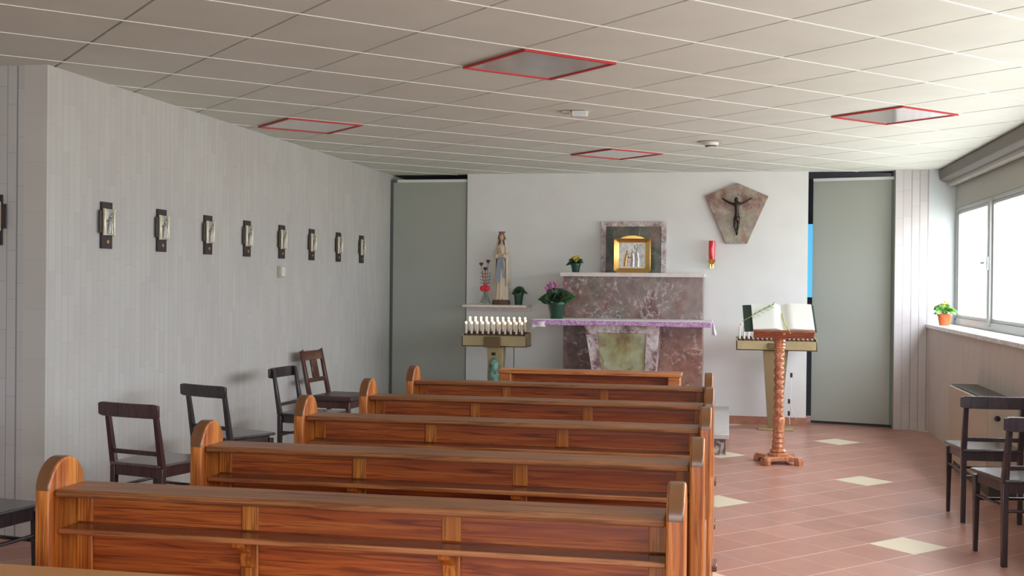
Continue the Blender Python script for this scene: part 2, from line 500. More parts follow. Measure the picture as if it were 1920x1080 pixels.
M['leaf'] = noisy('green_leaf', (0.025, 0.09, 0.03), (0.06, 0.17, 0.05), 30, 0.45)
M['leaf_dark'] = noisy('dark_green_leaf', (0.015, 0.05, 0.03), (0.04, 0.11, 0.05), 30, 0.4)
M['leaf_bright'] = noisy('bright_green_leaf', (0.10, 0.28, 0.05), (0.22, 0.42, 0.12), 30, 0.45)
M['pot_green'] = pbr('green_plastic_pot', (0.012, 0.065, 0.038), 0.35)
M['pot_orange'] = pbr('orange_plastic_pot', (0.75, 0.16, 0.05), 0.4)
M['soil'] = noisy('potting_soil', (0.03, 0.02, 0.015), (0.06, 0.04, 0.03), 60, 0.95)
M['pink'] = pbr('pink_petal', (0.62, 0.16, 0.42), 0.5)
M['yellow'] = pbr('yellow_petal', (0.85, 0.62, 0.04), 0.5)
M['red_frame'] = pbr('red_painted_frame', (0.52, 0.03, 0.03), 0.4)
M['mirror_panel'] = noisy('mirrored_diffuser', (0.60, 0.58, 0.58), (0.68, 0.66, 0.66), 2.5, 0.12, 0.45)
M['red_glass'] = pbr('red_glass', (0.62, 0.01, 0.03), 0.1, emit=(0.6, 0.01, 0.02), estr=0.06, coat=0.6)
M['red_ribbon'] = pbr('red_ribbon', (0.72, 0.03, 0.05), 0.5)
M['clear'] = pbr('clear_vase_glass', (0.75, 0.85, 0.78), 0.08, trans=0.85)
M['twig'] = pbr('dry_twig', (0.16, 0.11, 0.07), 0.8)
M['robe'] = pbr('cream_robe', (0.66, 0.58, 0.44), 0.5)
M['veil'] = pbr('ivory_veil', (0.68, 0.60, 0.48), 0.5)
M['blue_sash'] = pbr('grey_blue_sash', (0.28, 0.33, 0.40), 0.5)
M['skin'] = pbr('painted_skin', (0.62, 0.38, 0.26), 0.45)
M['hair'] = pbr('brown_hair', (0.10, 0.05, 0.025), 0.5)
M['rock'] = noisy('brown_rock_base', (0.09, 0.055, 0.045), (0.16, 0.10, 0.08), 25, 0.7, 0, 0.004)
M['rose_crown'] = pbr('mauve_crown', (0.30, 0.12, 0.20), 0.4)
M['white_plastic'] = pbr('white_plastic', (0.78, 0.78, 0.76), 0.35)
M['beige_metal'] = pbr('beige_metal', (0.55, 0.50, 0.42), 0.4)
M['heater_side'] = pbr('heater_cream', (0.50, 0.42, 0.33), 0.45)
M['grille'] = pbr('dark_grille', (0.07, 0.065, 0.06), 0.5)
M['black'] = pbr('black_plastic', (0.015, 0.015, 0.015), 0.4)
M['teal'] = noisy('teal_bag', (0.03, 0.12, 0.10), (0.30, 0.50, 0.42), 25, 0.4)


# ------------------------------------------------------------------ mesh helpers
class MB:
    def __init__(self):
        self.bm = bmesh.new()
        self.mats = []
        self.cur = 0

    def mat(self, mt):
        if mt not in self.mats:
            self.mats.append(mt)
        self.cur = self.mats.index(mt)
        return self

    def _tag(self, before):
        for f in self.bm.faces:
            if f not in before:
                f.material_index = self.cur

    def box(self, x0, x1, y0, y1, z0, z1, mtx=None):
        b = set(self.bm.faces)
        vs = [self.bm.verts.new((x, y, z)) for x in (x0, x1) for y in (y0, y1) for z in (z0, z1)]
        for q in ((0, 1, 3, 2), (4, 6, 7, 5), (0, 4, 5, 1), (2, 3, 7, 6), (0, 2, 6, 4), (1, 5, 7, 3)):
            self.bm.faces.new([vs[i] for i in q])
        if mtx:
            bmesh.ops.transform(self.bm, matrix=mtx, verts=vs)
        self._tag(b)
        return self

    def hexa(self, bottom, top):
        """bottom and top: 4 points each, same winding"""
        b = set(self.bm.faces)
        v = [self.bm.verts.new(p) for p in list(bottom) + list(top)]
        n = len(bottom)
        self.bm.faces.new(v[:n][::-1])
        self.bm.faces.new(v[n:])
        for i in range(n):
            j = (i + 1) % n
            self.bm.faces.new((v[i], v[j], v[n + j], v[n + i]))
        self._tag(b)
        return self

    def prism(self, pts, axis, a0, a1):
        """extrude a 2-D outline along an axis; pts are the two other axes in order"""
        def p3(p, a):
            if axis == 0:
                return (a, p[0], p[1])
            if axis == 1:
                return (p[0], a, p[1])
            return (p[0], p[1], a)
        return self.hexa([p3(p, a0) for p in pts], [p3(p, a1) for p in pts])

    def lathe(self, prof, cx=0, cy=0, cz=0, n=24, mtx=None, sx=1.0, sy=1.0):
        b = set(self.bm.faces)
        rings = []
        allv = []
        for r, z in prof:
            if r < 1e-6:
                v = self.bm.verts.new((cx, cy, cz + z))
                rings.append([v])
            else:
                rings.append([self.bm.verts.new((cx + sx * r * math.cos(2 * PI * k / n), cy + sy * r * math.sin(2 * PI * k / n), cz + z)) for k in range(n)])
            allv += rings[-1]
        for a, c in zip(rings, rings[1:]):
            for k in range(n):
                j = (k + 1) % n
                if len(a) == 1 and len(c) == 1:
                    continue
                if len(a) == 1:
                    self.bm.faces.new((a[0], c[j], c[k])) if False else self.bm.faces.new((a[0], c[k], c[j]))
                elif len(c) == 1:
                    self.bm.faces.new((a[k], a[j], c[0]))
                else:
                    self.bm.faces.new((a[k], a[j], c[j], c[k]))
        if len(rings[0]) > 1:
            self.bm.faces.new(rings[0][::-1])
        if len(rings[-1]) > 1:
            self.bm.faces.new(rings[-1])
        if mtx:
            bmesh.ops.transform(self.bm, matrix=mtx, verts=allv)
        self._tag(b)
        return self

    def tube(self, pts, r, n=8, taper=None):
        b = set(self.bm.faces)
        pts = [Vector(p) for p in pts]
        rings = []
        prev = None
        for i, p in enumerate(pts):
            d = (pts[min(i + 1, len(pts) - 1)] - pts[max(i - 1, 0)]).normalized()
            if prev is None:
                a = Vector((0, 0, 1)) if abs(d.z) < 0.9 else Vector((1, 0, 0))
                u = d.cross(a).normalized()
            else:
                u = (prev - d * prev.dot(d)).normalized()
            prev = u
            w = d.cross(u)
            rr = r[i] if isinstance(r, (list, tuple)) else r
            rings.append([self.bm.verts.new(p + u * rr * math.cos(2 * PI * k / n) + w * rr * math.sin(2 * PI * k / n)) for k in range(n)])
        for a, c in zip(rings, rings[1:]):
            for k in range(n):
                j = (k + 1) % n
                self.bm.faces.new((a[k], a[j], c[j], c[k]))
        self.bm.faces.new(rings[0][::-1])
        self.bm.faces.new(rings[-1])
        self._tag(b)
        return self

    def ball(self, c, r, n=12, s=(1, 1, 1)):
        prof = [(r * math.sin(PI * k / n), -r * math.cos(PI * k / n)) for k in range(n + 1)]
        prof[0] = (0, -r)
        prof[-1] = (0, r)
        mt = Matrix.Translation(c) @ Matrix.Diagonal((s[0], s[1], s[2], 1))
        return self.lathe(prof, n=max(8, n), mtx=mt)

    def leaf(self, base, direction, length, width, droop=0.3, up=(0, 0, 1), seg=5):
        b = set(self.bm.faces)
        d = Vector(direction).normalized()
        side = d.cross(Vector(up))
        if side.length < 1e-3:
            side = Vector((1, 0, 0))
        side.normalize()
        nrm = side.cross(d)
        rows = []
        for i in range(seg + 1):
            t = i / seg
            w = width * 0.5 * math.sin(PI * min(1, t * 0.93 + 0.05)) ** 0.8
            c = Vector(base) + d * length * t + Vector((0, 0, -droop * length * t * t))
            rows.append([self.bm.verts.new(c - side * w + nrm * w * 0.25), self.bm.verts.new(c), self.bm.verts.new(c + side * w + nrm * w * 0.25)])
        for a, c in zip(rows, rows[1:]):
            self.bm.faces.new((a[0], a[1], c[1], c[0]))
            self.bm.faces.new((a[1], a[2], c[2], c[1]))
        self._tag(b)
        return self

    def build(self, name, mt=None, parent=None, bevel=0.0, smooth=True, angle=35, loc=None, rot=None, seg=2, solid=0.0):
        bmesh.ops.recalc_face_normals(self.bm, faces=self.bm.faces)
        me = bpy.data.meshes.new(name)
        self.bm.to_mesh(me)
        self.bm.free()
        if mt is not None:
            me.materials.append(mt)
        for x in self.mats:
            me.materials.append(x)
        if smooth:
            me.polygons.foreach_set('use_smooth', [True] * len(me.polygons))
            me.set_sharp_from_angle(angle=math.radians(angle))
        o = bpy.data.objects.new(name, me)
        C.objects.link(o)
        if parent:
            o.parent = parent
        if loc:
            o.location = loc
        if rot:
            o.rotation_euler = rot
        if bevel:
            md = o.modifiers.new('bevel', 'BEVEL')
            md.width = bevel
            md.segments = seg
            md.limit_method = 'ANGLE'
            md.angle_limit = math.radians(40)
        if solid:
            md = o.modifiers.new('thickness', 'SOLIDIFY')
            md.thickness = solid
        return o


def tag(o, label, cat, group=None):
    o['label'] = label
    o['category'] = cat
    if group:
        o['group'] = group
    return o


def thing(name, label, cat, loc=(0, 0, 0), rz=0.0, group=None):
    o = bpy.data.objects.new(name, None)
    o.empty_display_size = 0.1
    o.location = loc
    o.rotation_euler = (0, 0, rz)
    C.objects.link(o)
    return tag(o, label, cat, group)


def struct(o):
    o['kind'] = 'structure'
    return o


def copy_tree(o, parent=None):
    c = o.copy()
    C.objects.link(c)
    if parent:
        c.parent = parent
    for ch in list(o.children):
        copy_tree(ch, c)
    return c


def box(name, mt, x0, x1, y0, y1, z0, z1, parent=None, bevel=0.0):
    return MB().box(x0, x1, y0, y1, z0, z1).build(name, mt, parent, bevel)


# ------------------------------------------------------------------ setting: shell
T = 0.14
struct(MB().box(XL2 - T, XG + T, YF - T, 13.1, -0.1, 0).build('floor', M['floor']))

# ceiling: tiles of 0.6 m turned 45 degrees, narrow open joints one way, white bars the other for lit tile bevels
cb_ = MB()
S0, T0, TS = 3.207, 4.650, 0.6
R2 = math.sqrt(2)
cb_.mat(M['tile_c'])
gap = 0.0075


def st(s, t, z):
    return ((s - t) / R2, (s + t) / R2, z)


for i in range(-20, 22):
    for j in range(-20, 22):
        s, t = S0 + i * TS, T0 + j * TS
        cx, cy, _ = st(s + .3, t + .3, 0)
        if cx < XL2 - 0.6 or cx > XG + 0.6 or cy < YF - 0.6 or cy > YB + 0.7:
            continue
        q = [st(s + gap, t, ZC), st(s + gap, t + TS, ZC), st(s + TS - gap, t + TS, ZC), st(s + TS - gap, t, ZC)]
        cb_.mat(M['tile_c']).hexa(q, [(a, b, c + 0.03) for a, b, c in q])
for j in range(-20, 22):
    t = T0 + j * TS
    s_a, s_b = -8, 16
    q = [st(s_a, t - 0.007, ZC - 0.003), st(s_a, t + 0.007, ZC - 0.003), st(s_b, t + 0.007, ZC - 0.003), st(s_b, t - 0.007, ZC - 0.003)]
    cb_.mat(M['bar_c']).hexa(q, [(a, b, ZC + 0.001) for a, b, c in q])
for co, no in (((XL2 - T, 0, 0), (-1, 0, 0)), ((XG + T, 0, 0), (1, 0, 0)), ((0, YF - T, 0), (0, -1, 0)), ((0, YB + 0.1, 0), (0, 1, 0))):
    bmesh.ops.bisect_plane(cb_.bm, geom=cb_.bm.verts[:] + cb_.bm.edges[:] + cb_.bm.faces[:], plane_co=co, plane_no=no, clear_outer=True)
cb_.mat(M['void']).box(XL2 - T, XG + T, YF - T, YB + 0.1, ZC + 0.035, ZC + 0.13)
struct(cb_.build('ceiling', None, smooth=False))

# left walls
struct(box('wall_left', M['side_tiles'], XL - T, XL, YJ, 13.05, 0, ZC))
struct(box('wall_left_return', M['end_tiles'], XL2, XL - T, YJ, YJ + T, 0, ZC))
struct(box('wall_left_near', M['side_tiles'], XL2 - T, XL2, YF, YJ + T, 0, ZC))
# altar wall, white, between two openings
struct(box('wall_back', M['plaster'], -2.82, 0.787, YB, YB + 0.1, 0, ZC - 0.001))
struct(box('wall_back_pier', M['pier_tiles'], 1.64, XR, YB - 0.04, YB + 0.3, 0, ZC - 0.001))
struct(box('wall_back_column', M['column'], XR, XG + T, YB - 0.03, YB + 0.3, 0, ZC - 0.001))
# dark space behind the openings
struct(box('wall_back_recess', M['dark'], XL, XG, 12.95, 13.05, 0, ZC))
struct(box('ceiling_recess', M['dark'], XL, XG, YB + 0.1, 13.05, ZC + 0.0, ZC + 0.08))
# baseboard of the altar wall
struct(box('baseboard_back', M['terra_skirt'], 0.012, 0.787, YB - 0.012, YB, 0, 0.085))
# right wall: low wall, windows, header
struct(box('wall_right', M['right_tiles'], XR, XG + T, YF, YB - 0.03, 0, 1.035))
struct(box('wall_right_header', M['header'], XG, XG + T, YF, YB - 0.03, WIN_Z1, ZC - 0.001))
struct(MB().box(1.945, XG + 0.02, YF, YB - 0.031, 1.035, 1.075).build('trim_1', M['sill'], bevel=0.006))
# wall behind the camera with a window band assumed, to light the pew backs
struct(MB().box(XL2, XG, YF - T, YF, 0, 0.8).box(XL2, XG, YF - T, YF, 2.3, ZC - 0.001).box(XL2, -2.2, YF - T, YF, 0.8, 2.3).box(1.8, XG, YF - T, YF, 0.8, 2.3).build('wall_front', M['plain']))


# window band on the right
def window_run():
    w = MB()
    x0, x1 = XG - 0.0, XG + 0.06
    yA, yB_ = YF, YB - 0.032
    w.box(x0, x1, yA, yB_, 1.075, WIN_Z0 + 0.035)
    w.box(x0, x1, yA, yB_, WIN_Z1 - 0.035, WIN_Z1 - 0.001)
    muls = []
    y = 10.44
    w.box(x0, x1, yB_ - 0.06, yB_, WIN_Z0, WIN_Z1 - 0.02)
    while y > YF:
        w.box(x0 - 0.012, x1, y - 0.045, y + 0.045, WIN_Z0, WIN_Z1 - 0.02)
        muls.append(y)
        y -= 1.62
    o = struct(w.build('window_1', M['alu'], bevel=0.004))
    ys = [yB_ - 0.06] + muls + [YF]
    for a, b in zip(ys, ys[1:]):
        hi = a - 0.045 if a != ys[0] else a
        lo = b + 0.045 if b != YF else b
        if hi - lo < 0.1:
            continue
        f = MB()
        xs0, xs1 = XG + 0.012, XG + 0.045
        z0, z1 = WIN_Z0 + 0.036, WIN_Z1 - 0.036
        f.box(xs0, xs1, lo, hi, z0, z0 + 0.03).box(xs0, xs1, lo, hi, z1 - 0.03, z1).box(xs0, xs1, lo, lo + 0.03, z0 + 0.03, z1 - 0.03).box(xs0, xs1, hi - 0.03, hi, z0 + 0.03, z1 - 0.03)
        s = f.build('sash', M['alu'], o, bevel=0.003)
        box('pane', M['glass'], XG + 0.026, XG + 0.03, lo + 0.03, hi - 0.03, z0 + 0.03, z1 - 0.03, s)
    # handle on the first mullion
    h = MB().box(XG - 0.03, XG - 0.012, 10.40, 10.43, 1.60, 1.72).box(XG - 0.055, XG - 0.03, 10.405, 10.55, 1.655, 1.675)
    h.build('handle', M['alu'], o, bevel=0.004)
    return o


window_run()
wf = MB().box(-2.2, 1.8, YF - 0.09, YF - 0.04, 0.8, 0.86).box(-2.2, 1.8, YF - 0.09, YF - 0.04, 2.24, 2.3)
for x in (-2.17, -0.85, 0.45, 1.77):
    wf.box(x - 0.03, x + 0.03, YF - 0.09, YF - 0.04, 0.86, 2.24)
struct(wf.build('assumed_rear_window', M['alu']))  # unseen window, put in for light on the pew backs
# blue-lit pane behind the gap beside the right-hand panel
w3 = struct(MB().box(0.70, 1.10, 12.91, 12.948, 1.30, 2.15).build('window_3', M['dark']))
box('pane', M['bluelit'], 0.72, 1.08, 12.90, 12.91, 1.32, 2.13, w3)

# pelmet / blind box
pel = thing('blind_box', 'long brown-grey blind box hung under the ceiling above the windows', 'blind box', (0, 0, 0))
MB().prism([(2.05, 2.60), (2.06, ZC - 0.004), (2.215, ZC - 0.004), (2.215, 2.50), (2.10, 2.50), (2.06, 2.525)], 1, YF + 0.05, 11.95).build('housing', M['pelmet'], pel, bevel=0.004)
box('bottom_rail', M['header'], 2.13, 2.20, YF + 0.05, 11.94, 2.46, 2.50, pel)

# doors: grey-green full height panels
dr = MB().box(0.0, 0.815, -0.02, 0.02, 0.03, 2.545)
d1 = struct(dr.build('door_1', M['grey_panel'], bevel=0.002, loc=(1.652, 12.10, 0), rot=(0, 0, PI - math.atan2(0.19, 0.81))))
box('top_rail', M['lit_edge'], 0.0, 0.815, -0.022, 0.022, 2.545, 2.575, d1)  # pale strip paints the lit top edge of the panel
box('bottom_gap_strip', M['black'], 0.0, 0.815, -0.018, 0.018, 0.006, 0.03, d1)  # black strip painted in for the dark gap under the panel
box('edge_strip', M['pot_green'] if False else pbr('green_grey_edge', (0.16, 0.24, 0.19), 0.4), 0.0, 0.03, -0.021, 0.024, 0.03, 2.545, d1)
d2 = struct(box('door_2', M['grey_panel'], -3.665, -2.835, YB + 0.03, YB + 0.07, 0.03, 2.545))
box('top_rail', M['lit_edge'], -3.62, -2.835, YB + 0.025, YB + 0.072, 2.545, 2.575, d2)  # lit top edge of the left panel, painted pale
box('bottom_gap_strip', M['black'], -3.665, -2.835, YB + 0.03, YB + 0.07, 0.004, 0.03, d2)  # dark gap under the left panel, drawn as a black strip
box('edge_strip', pbr('dark_edge_strip', (0.10, 0.12, 0.11), 0.5), -3.695, -3.665, YB + 0.03, YB + 0.07, 0.004, 2.575, d2)

# ------------------------------------------------------------------ altar platform and altar
pf = thing('altar_platform', 'low stone platform with pale slab top and brown marble riser under the altar', 'platform')
box('slab', M['m_step'], -3.10, 0.008, 9.74, 11.999, 0.14, 0.18, pf, 0.004)
box('riser', M['m_dark'], -3.07, -0.02, 9.77, 11.999, 0.0, 0.14, pf)

al = thing('altar', 'brown marble altar with raised back block and trapezoid front of pink and green stone', 'altar', (0, 0, 0.18))
z0 = -0.18
box('back_block', M['m_brown'], -1.675, -0.262, 11.5, 11.998, 1.08 + z0, 1.52 + z0, al, 0.003)
box('base_block_left', M['m_dark'], -1.675, -0.96, 11.5, 11.998, 0.18 + z0, 1.08 + z0, al, 0.003)
box('base_block_right', M['m_red'], -0.96, -0.262, 11.5, 11.998, 0.18 + z0, 1.08 + z0, al, 0.003)
box('retable_shelf', M['m_shelf'], -1.70, -0.245, 11.40, 11.998, 1.52 + z0, 1.562 + z0, al, 0.004)
box('table_slab', M['m_shelf'], -1.885, -0.175, 10.93, 11.5, 1.045 + z0, 1.093 + z0, al, 0.004)


def xat(zz, xt, xb):   # taper between z 1.045 and 0.18
    k = (1.045 - zz) / 0.865
    return xt + (xb - xt) * k


def trap(name, mt, xl, xr, za, zb, y0, y1, parent):
    """piece between two tapering edges xl=(top,bottom) xr=(top,bottom)"""
    pts = [(xat(za, *xl), za + z0), (xat(za, *xr), za + z0), (xat(zb, *xr), zb + z0), (xat(zb, *xl), zb + z0)]
    return MB().prism(pts, 1, y0, y1).build(name, mt, parent, bevel=0.003)


OL, ORr, IL, IR = (-1.405, -1.26), (-0.665, -0.74), (-1.285, -1.20), (-0.79, -0.83)
trap('front_surround_left', M['m_pink'], OL, IL, 1.045, 0.18, 11.08, 11.48, al)
trap('front_surround_right', M['m_pink'], IR, ORr, 1.045, 0.18, 11.08, 11.48, al)
trap('front_surround_top', M['m_pink'], IL, IR, 1.045, 0.965, 11.08, 11.48, al)
trap('front_panel', M['m_green'], IL, IR, 0.965, 0.18, 11.10, 11.48, al)

# altar cloth: white linen lying over the slab, purple band along the front, ends hanging
cl = MB()
z_t = 1.093


def cloth_strip(mt, y0, y1, dz, x0=-1.92, x1=-0.14):
    pass


tc_ = thing('altar_cloth', 'white altar cloth with purple embroidered band over the altar table slab', 'altar cloth', (-1.03, 11.2, z_t))
cm = MB()
n = 40
import itertools


def sheet(mb, fn, nu, nv, th):
    g = [[mb.bm.verts.new(fn(i / nu, j / nv)) for j in range(nv + 1)] for i in range(nu + 1)]
    for i in range(nu):
        for j in range(nv):
            f = mb.bm.faces.new((g[i][j], g[i + 1][j], g[i + 1][j + 1], g[i][j + 1]))
            f.material_index = mb.cur


# top sheet incl. hanging ends, path in x: left drop, top, right drop
def cloth_path(u):
    L = [(-0.868, -0.10), (-0.868, 0.0035), (0.868, 0.0035), (0.868, -0.13)]
    seg = [0.1035, 1.736, 0.1335]
    tot = sum(seg)
    d = u * tot
    for k in range(3):
        if d <= seg[k] or k == 2:
            t = min(1, d / seg[k])
            return (L[k][0] + (L[k + 1][0] - L[k][0]) * t, L[k][1] + (L[k + 1][1] - L[k][1]) * t)
        d -= seg[k]


def cloth_fn(u, v):
    x, z = cloth_path(u)
    drop = max(0, -z + 0.0035)
    sg = 1 if x > 0 else -1
    y = -0.285 + 0.56 * v
    x += sg * (drop * 0.16 + 0.02 * drop * 8 * math.sin(v * 11))
    return (x, y, z)


cm.mat(M['cloth'])
sheet(cm, cloth_fn, 60, 14, 0)
cm.build('linen', None, tc_, solid=0.003)
fm = MB()


def front_fn(u, v):
    x = -0.872 + 1.744 * u
    return (x, -0.2885 - 0.004 * math.sin(u * 40) * v - 0.004 * v, -0.004 - (0.046 + 0.004 * math.sin(u * 9)) * v)


sheet(fm, front_fn, 80, 4, 0)
fm.build('purple_band', M['purple'], tc_, solid=0.003)
MB().box(-0.871, 0.871, -0.2875, -0.2845, -0.010, 0.0035).build('linen_hem', M['cloth'], tc_)
fm = MB()


def end_fn(u, v):
    return (0.878 + 0.02 * u, -0.287 + 0.10 * v, 0.0 - 0.13 * u)


sheet(fm, end_fn, 8, 6, 0)
fm.build('band_end', M['purple'], tc_, solid=0.003)
fm = MB()
sheet(fm, lambda u, v: (-0.868 + 0.13 * u, -0.292 + 0.012 * math.sin(u * 7), 0.0 - 0.026 - 0.055 * v + 0.01 * u), 10, 4, 0)
fm.build('folded_corner', M['cloth'], tc_, solid=0.003)

# retable frame behind the tabernacle
rf = thing('retable_panel', 'square dark green marble panel with pale veined border standing behind the tabernacle', 'stone panel', (-1.002, 11.975, 1.562))
w, h, b_ = 0.686, 0.544, 0.052
MB().box(-w / 2, -w / 2 + b_, -0.03, 0.02, 0, h).box(w / 2 - b_, w / 2, -0.03, 0.02, 0, h).box(-w / 2 + b_, w / 2 - b_, -0.03, 0.02, h - b_, h).build('border', M['m_pink'], rf, bevel=0.002)
box('inner_panel', M['m_dgreen'], -w / 2 + b_, w / 2 - b_, -0.018, 0.02, 0.0, h - b_, rf)

# tabernacle
tb = thing('tabernacle', 'small gold tabernacle with silver relief door standing on the altar shelf', 'tabernacle', (-0.985, 11.66, 1.562))
fw_, fh_ = 0.375, 0.35
MB().box(-0.15, 0.15, -0.02, 0.24, 0.02, 0.33).build('body', M['gold_dull'], tb, bevel=0.004)
fr = MB()
ow, oh, iw, ih = fw_ / 2, fh_, 0.135, 0.285
# octagonal splayed frame: outer ring at back, inner ring in front
outer = [(-ow, 0.022), (-ow + 0.035, 0.0), (ow - 0.035, 0.0), (ow, 0.022), (ow, oh - 0.012), (ow - 0.012, oh), (-ow + 0.012, oh), (-ow, oh - 0.012)]
inner = [(-iw, 0.06), (-iw + 0.012, 0.045), (iw - 0.012, 0.045), (iw, 0.06), (iw, ih + 0.02), (iw - 0.01, ih + 0.03), (-iw + 0.01, ih + 0.03), (-iw, ih + 0.02)]
ob = [fr.bm.verts.new((x, -0.02, z)) for x, z in outer]
of = [fr.bm.verts.new((x, -0.075, z)) for x, z in outer]
inf = [fr.bm.verts.new((x * 1.0, -0.06, z)) for x, z in inner]
inb = [fr.bm.verts.new((x, -0.03, z)) for x, z in inner]
for k in range(8):
    j = (k + 1) % 8
    fr.bm.faces.new((ob[k], ob[j], of[j], of[k]))
    fr.bm.faces.new((of[k], of[j], inf[j], inf[k]))
    fr.bm.faces.new((inf[k], inf[j], inb[j], inb[k]))
fr.build('frame', M['gold'], tb, bevel=0.003)
MB().prism([(-0.13, 0.35), (0.13, 0.35), (0.10, 0.37), (0.03, 0.385), (-0.03, 0.385), (-0.10, 0.37)], 1, -0.06, -0.02).build('pediment', M['gold'], tb, bevel=0.003)
dd = MB().box(-0.134, 0.134, -0.034, -0.022, 0.05, 0.31).build('door', M['silver'], tb)


def little_figure(x, zf, hgt, y, lean=0.0, mt=None, parent=None, name='relief_figure'):
    f = MB()
    f.tube([(x - 0.02 * hgt, y, zf), (x, y - 0.004, zf + 0.35 * hgt), (x + lean * hgt, y - 0.006, zf + 0.72 * hgt), (x + lean * hgt * 1.1, y - 0.004, zf + 0.80 * hgt)], [0.13 * hgt, 0.11 * hgt, 0.10 * hgt, 0.04 * hgt], 10)
    f.ball((x + lean * hgt * 1.2, y - 0.006, zf + 0.9 * hgt), 0.075 * hgt, 8)
    f.tube([(x + lean * hgt, y - 0.008, zf + 0.7 * hgt), (x + (lean + 0.18) * hgt, y - 0.012, zf + 0.52 * hgt), (x + (lean + 0.32) * hgt, y - 0.012, zf + 0.60 * hgt)], [0.045 * hgt, 0.035 * hgt, 0.022 * hgt], 7)
    return f.build(name, mt, parent)


little_figure(-0.065, 0.07, 0.16, -0.037, 0.06, M['gold_dull'], dd)
little_figure(0.012, 0.065, 0.19, -0.037, -0.03, M['silver'], dd)
little_figure(0.062, 0.065, 0.20, -0.037, -0.05, M['silver'], dd)
gt = MB()
gt.tube([(0.10, -0.037, 0.06), (0.098, -0.040, 0.18), (0.085, -0.040, 0.28)], [0.008, 0.006, 0.004], 7)
for k in range(7):
    a = k * 0.9
    gt.ball((0.07 + 0.03 * math.cos(a) - 0.01 * k * 0.3, -0.037, 0.268 + 0.018 * math.sin(a)), 0.014, 6, (1, 0.4, 1))
gt.build('relief_tree', M['silver'], dd)

# crucifix: bronze corpus on a marble kite-shaped plaque
cp = thing('crucifix_plaque', 'kite-shaped mottled marble plaque with dark bronze figure of Christ on the white wall', 'crucifix', (0.066, 11.999, 2.19))
MB().prism([(-0.002, 0.32), (0.32, 0.18), (0.106, -0.312), (-0.108, -0.312), (-0.328, 0.184)], 1, -0.045, 0.0).build('marble_slab', M['m_plaque'], cp, bevel=0.004)


def skin_body(name, verts, edges, radii, mt, parent, sub=2, root=0):
    me = bpy.data.meshes.new(name)
    me.from_pydata(verts, edges, [])
    o = bpy.data.objects.new(name, me)
    C.objects.link(o)
    sk = o.modifiers.new('skin', 'SKIN')
    sk.use_smooth_shade = True
    for i, r in enumerate(radii):
        me.skin_vertices[0].data[i].radius = (r, r) if not isinstance(r, tuple) else r
        me.skin_vertices[0].data[i].use_root = (i == root)
    s = o.modifiers.new('sub', 'SUBSURF')
    s.levels = s.render_levels = sub
    me.materials.append(mt)
    o.parent = parent
    return o


V = [(0, -0.075, -0.04), (0.0, -0.08, 0.02), (0, -0.08, 0.075), (0, -0.078, 0.105), (-0.004, -0.088, 0.125), (-0.008, -0.092, 0.145),
     (-0.035, -0.078, 0.097), (-0.085, -0.07, 0.115), (-0.13, -0.062, 0.145), (-0.15, -0.058, 0.158),
     (0.035, -0.078, 0.097), (0.085, -0.07, 0.12), (0.13, -0.062, 0.148), (0.15, -0.058, 0.158),
     (-0.018, -0.078, -0.07), (-0.024, -0.094, -0.125), (-0.004, -0.074, -0.19), (0.0, -0.078, -0.225),
     (0.016, -0.076, -0.07), (0.012, -0.090, -0.13), (0.004, -0.074, -0.19), (0.006, -0.085, -0.222)]
Ed = [(0, 1), (1, 2), (2, 3), (3, 4), (4, 5), (3, 6), (6, 7), (7, 8), (8, 9), (3, 10), (10, 11), (11, 12), (12, 13), (0, 14), (14, 15), (15, 16), (16, 17), (0, 18), (18, 19), (19, 20), (20, 21)]
Rr = [0.026, 0.021, 0.027, 0.024, 0.011, 0.018, 0.014, 0.011, 0.008, 0.008, 0.014, 0.011, 0.008, 0.008, 0.018, 0.013, 0.010, 0.008, 0.018, 0.013, 0.010, 0.008]
cps = skin_body('corpus', V, Ed, Rr, M['bronze'], cp)
hd = MB().ball((-0.008, -0.090, 0.143), 0.021, 12, (0.9, 1, 1.2))
hd.build('head', M['bronze'], cp)
MB().lathe([(0.027, 0), (0.031, 0.012), (0.030, 0.03), (0.026, 0.045)], 0.0, -0.077, -0.075, 14).build('loincloth', M['bronze'], cp)
for sx in (-1, 1):
    MB().tube([(sx * 0.15, -0.058, 0.158), (sx * 0.15, -0.03, 0.160)], 0.005, 8).build('fixing_pin', M['bronze'], cp)
MB().tube([(0.002, -0.085, -0.222), (0.002, -0.03, -0.222)], 0.006, 8).build('fixing_pin', M['bronze'], cp)

# sanctuary lamp
sl = thing('sanctuary_lamp', 'red glass sanctuary lamp on a small brass wall bracket', 'lamp', (-0.185, 11.90, 1.66))
MB().lathe([(0.0, 0), (0.02, 0.004), (0.035, 0.02), (0.042, 0.038), (0.045, 0.045), (0.038, 0.05), (0.0, 0.05)], n=20).build('cup', M['gold'], sl)
MB().lathe([(0.0, 0.05), (0.030, 0.052), (0.034, 0.09), (0.035, 0.20), (0.033, 0.245), (0.028, 0.246), (0.026, 0.10), (0.0, 0.095)], n=20).build('glass', M['red_glass'], sl)
MB().tube([(0, 0, 0), (0, 0.01, -0.025), (0, 0.05, -0.03), (0, 0.098, -0.01)], 0.006, 8).box(-0.02, 0.02, 0.09, 0.099, -0.04, 0.02).build('bracket', M['gold'], sl)

# wall shelf and what stands on it
sh = tag(MB().box(-2.79, -2.10, 11.68, 11.998, 1.185, 1.213).box(-2.79, -2.10, 11.97, 11.998, 1.14, 1.185).build('wall_shelf', M['m_shelf'], bevel=0.004),
         'pale rose stone shelf on the white wall beneath the statue', 'shelf')

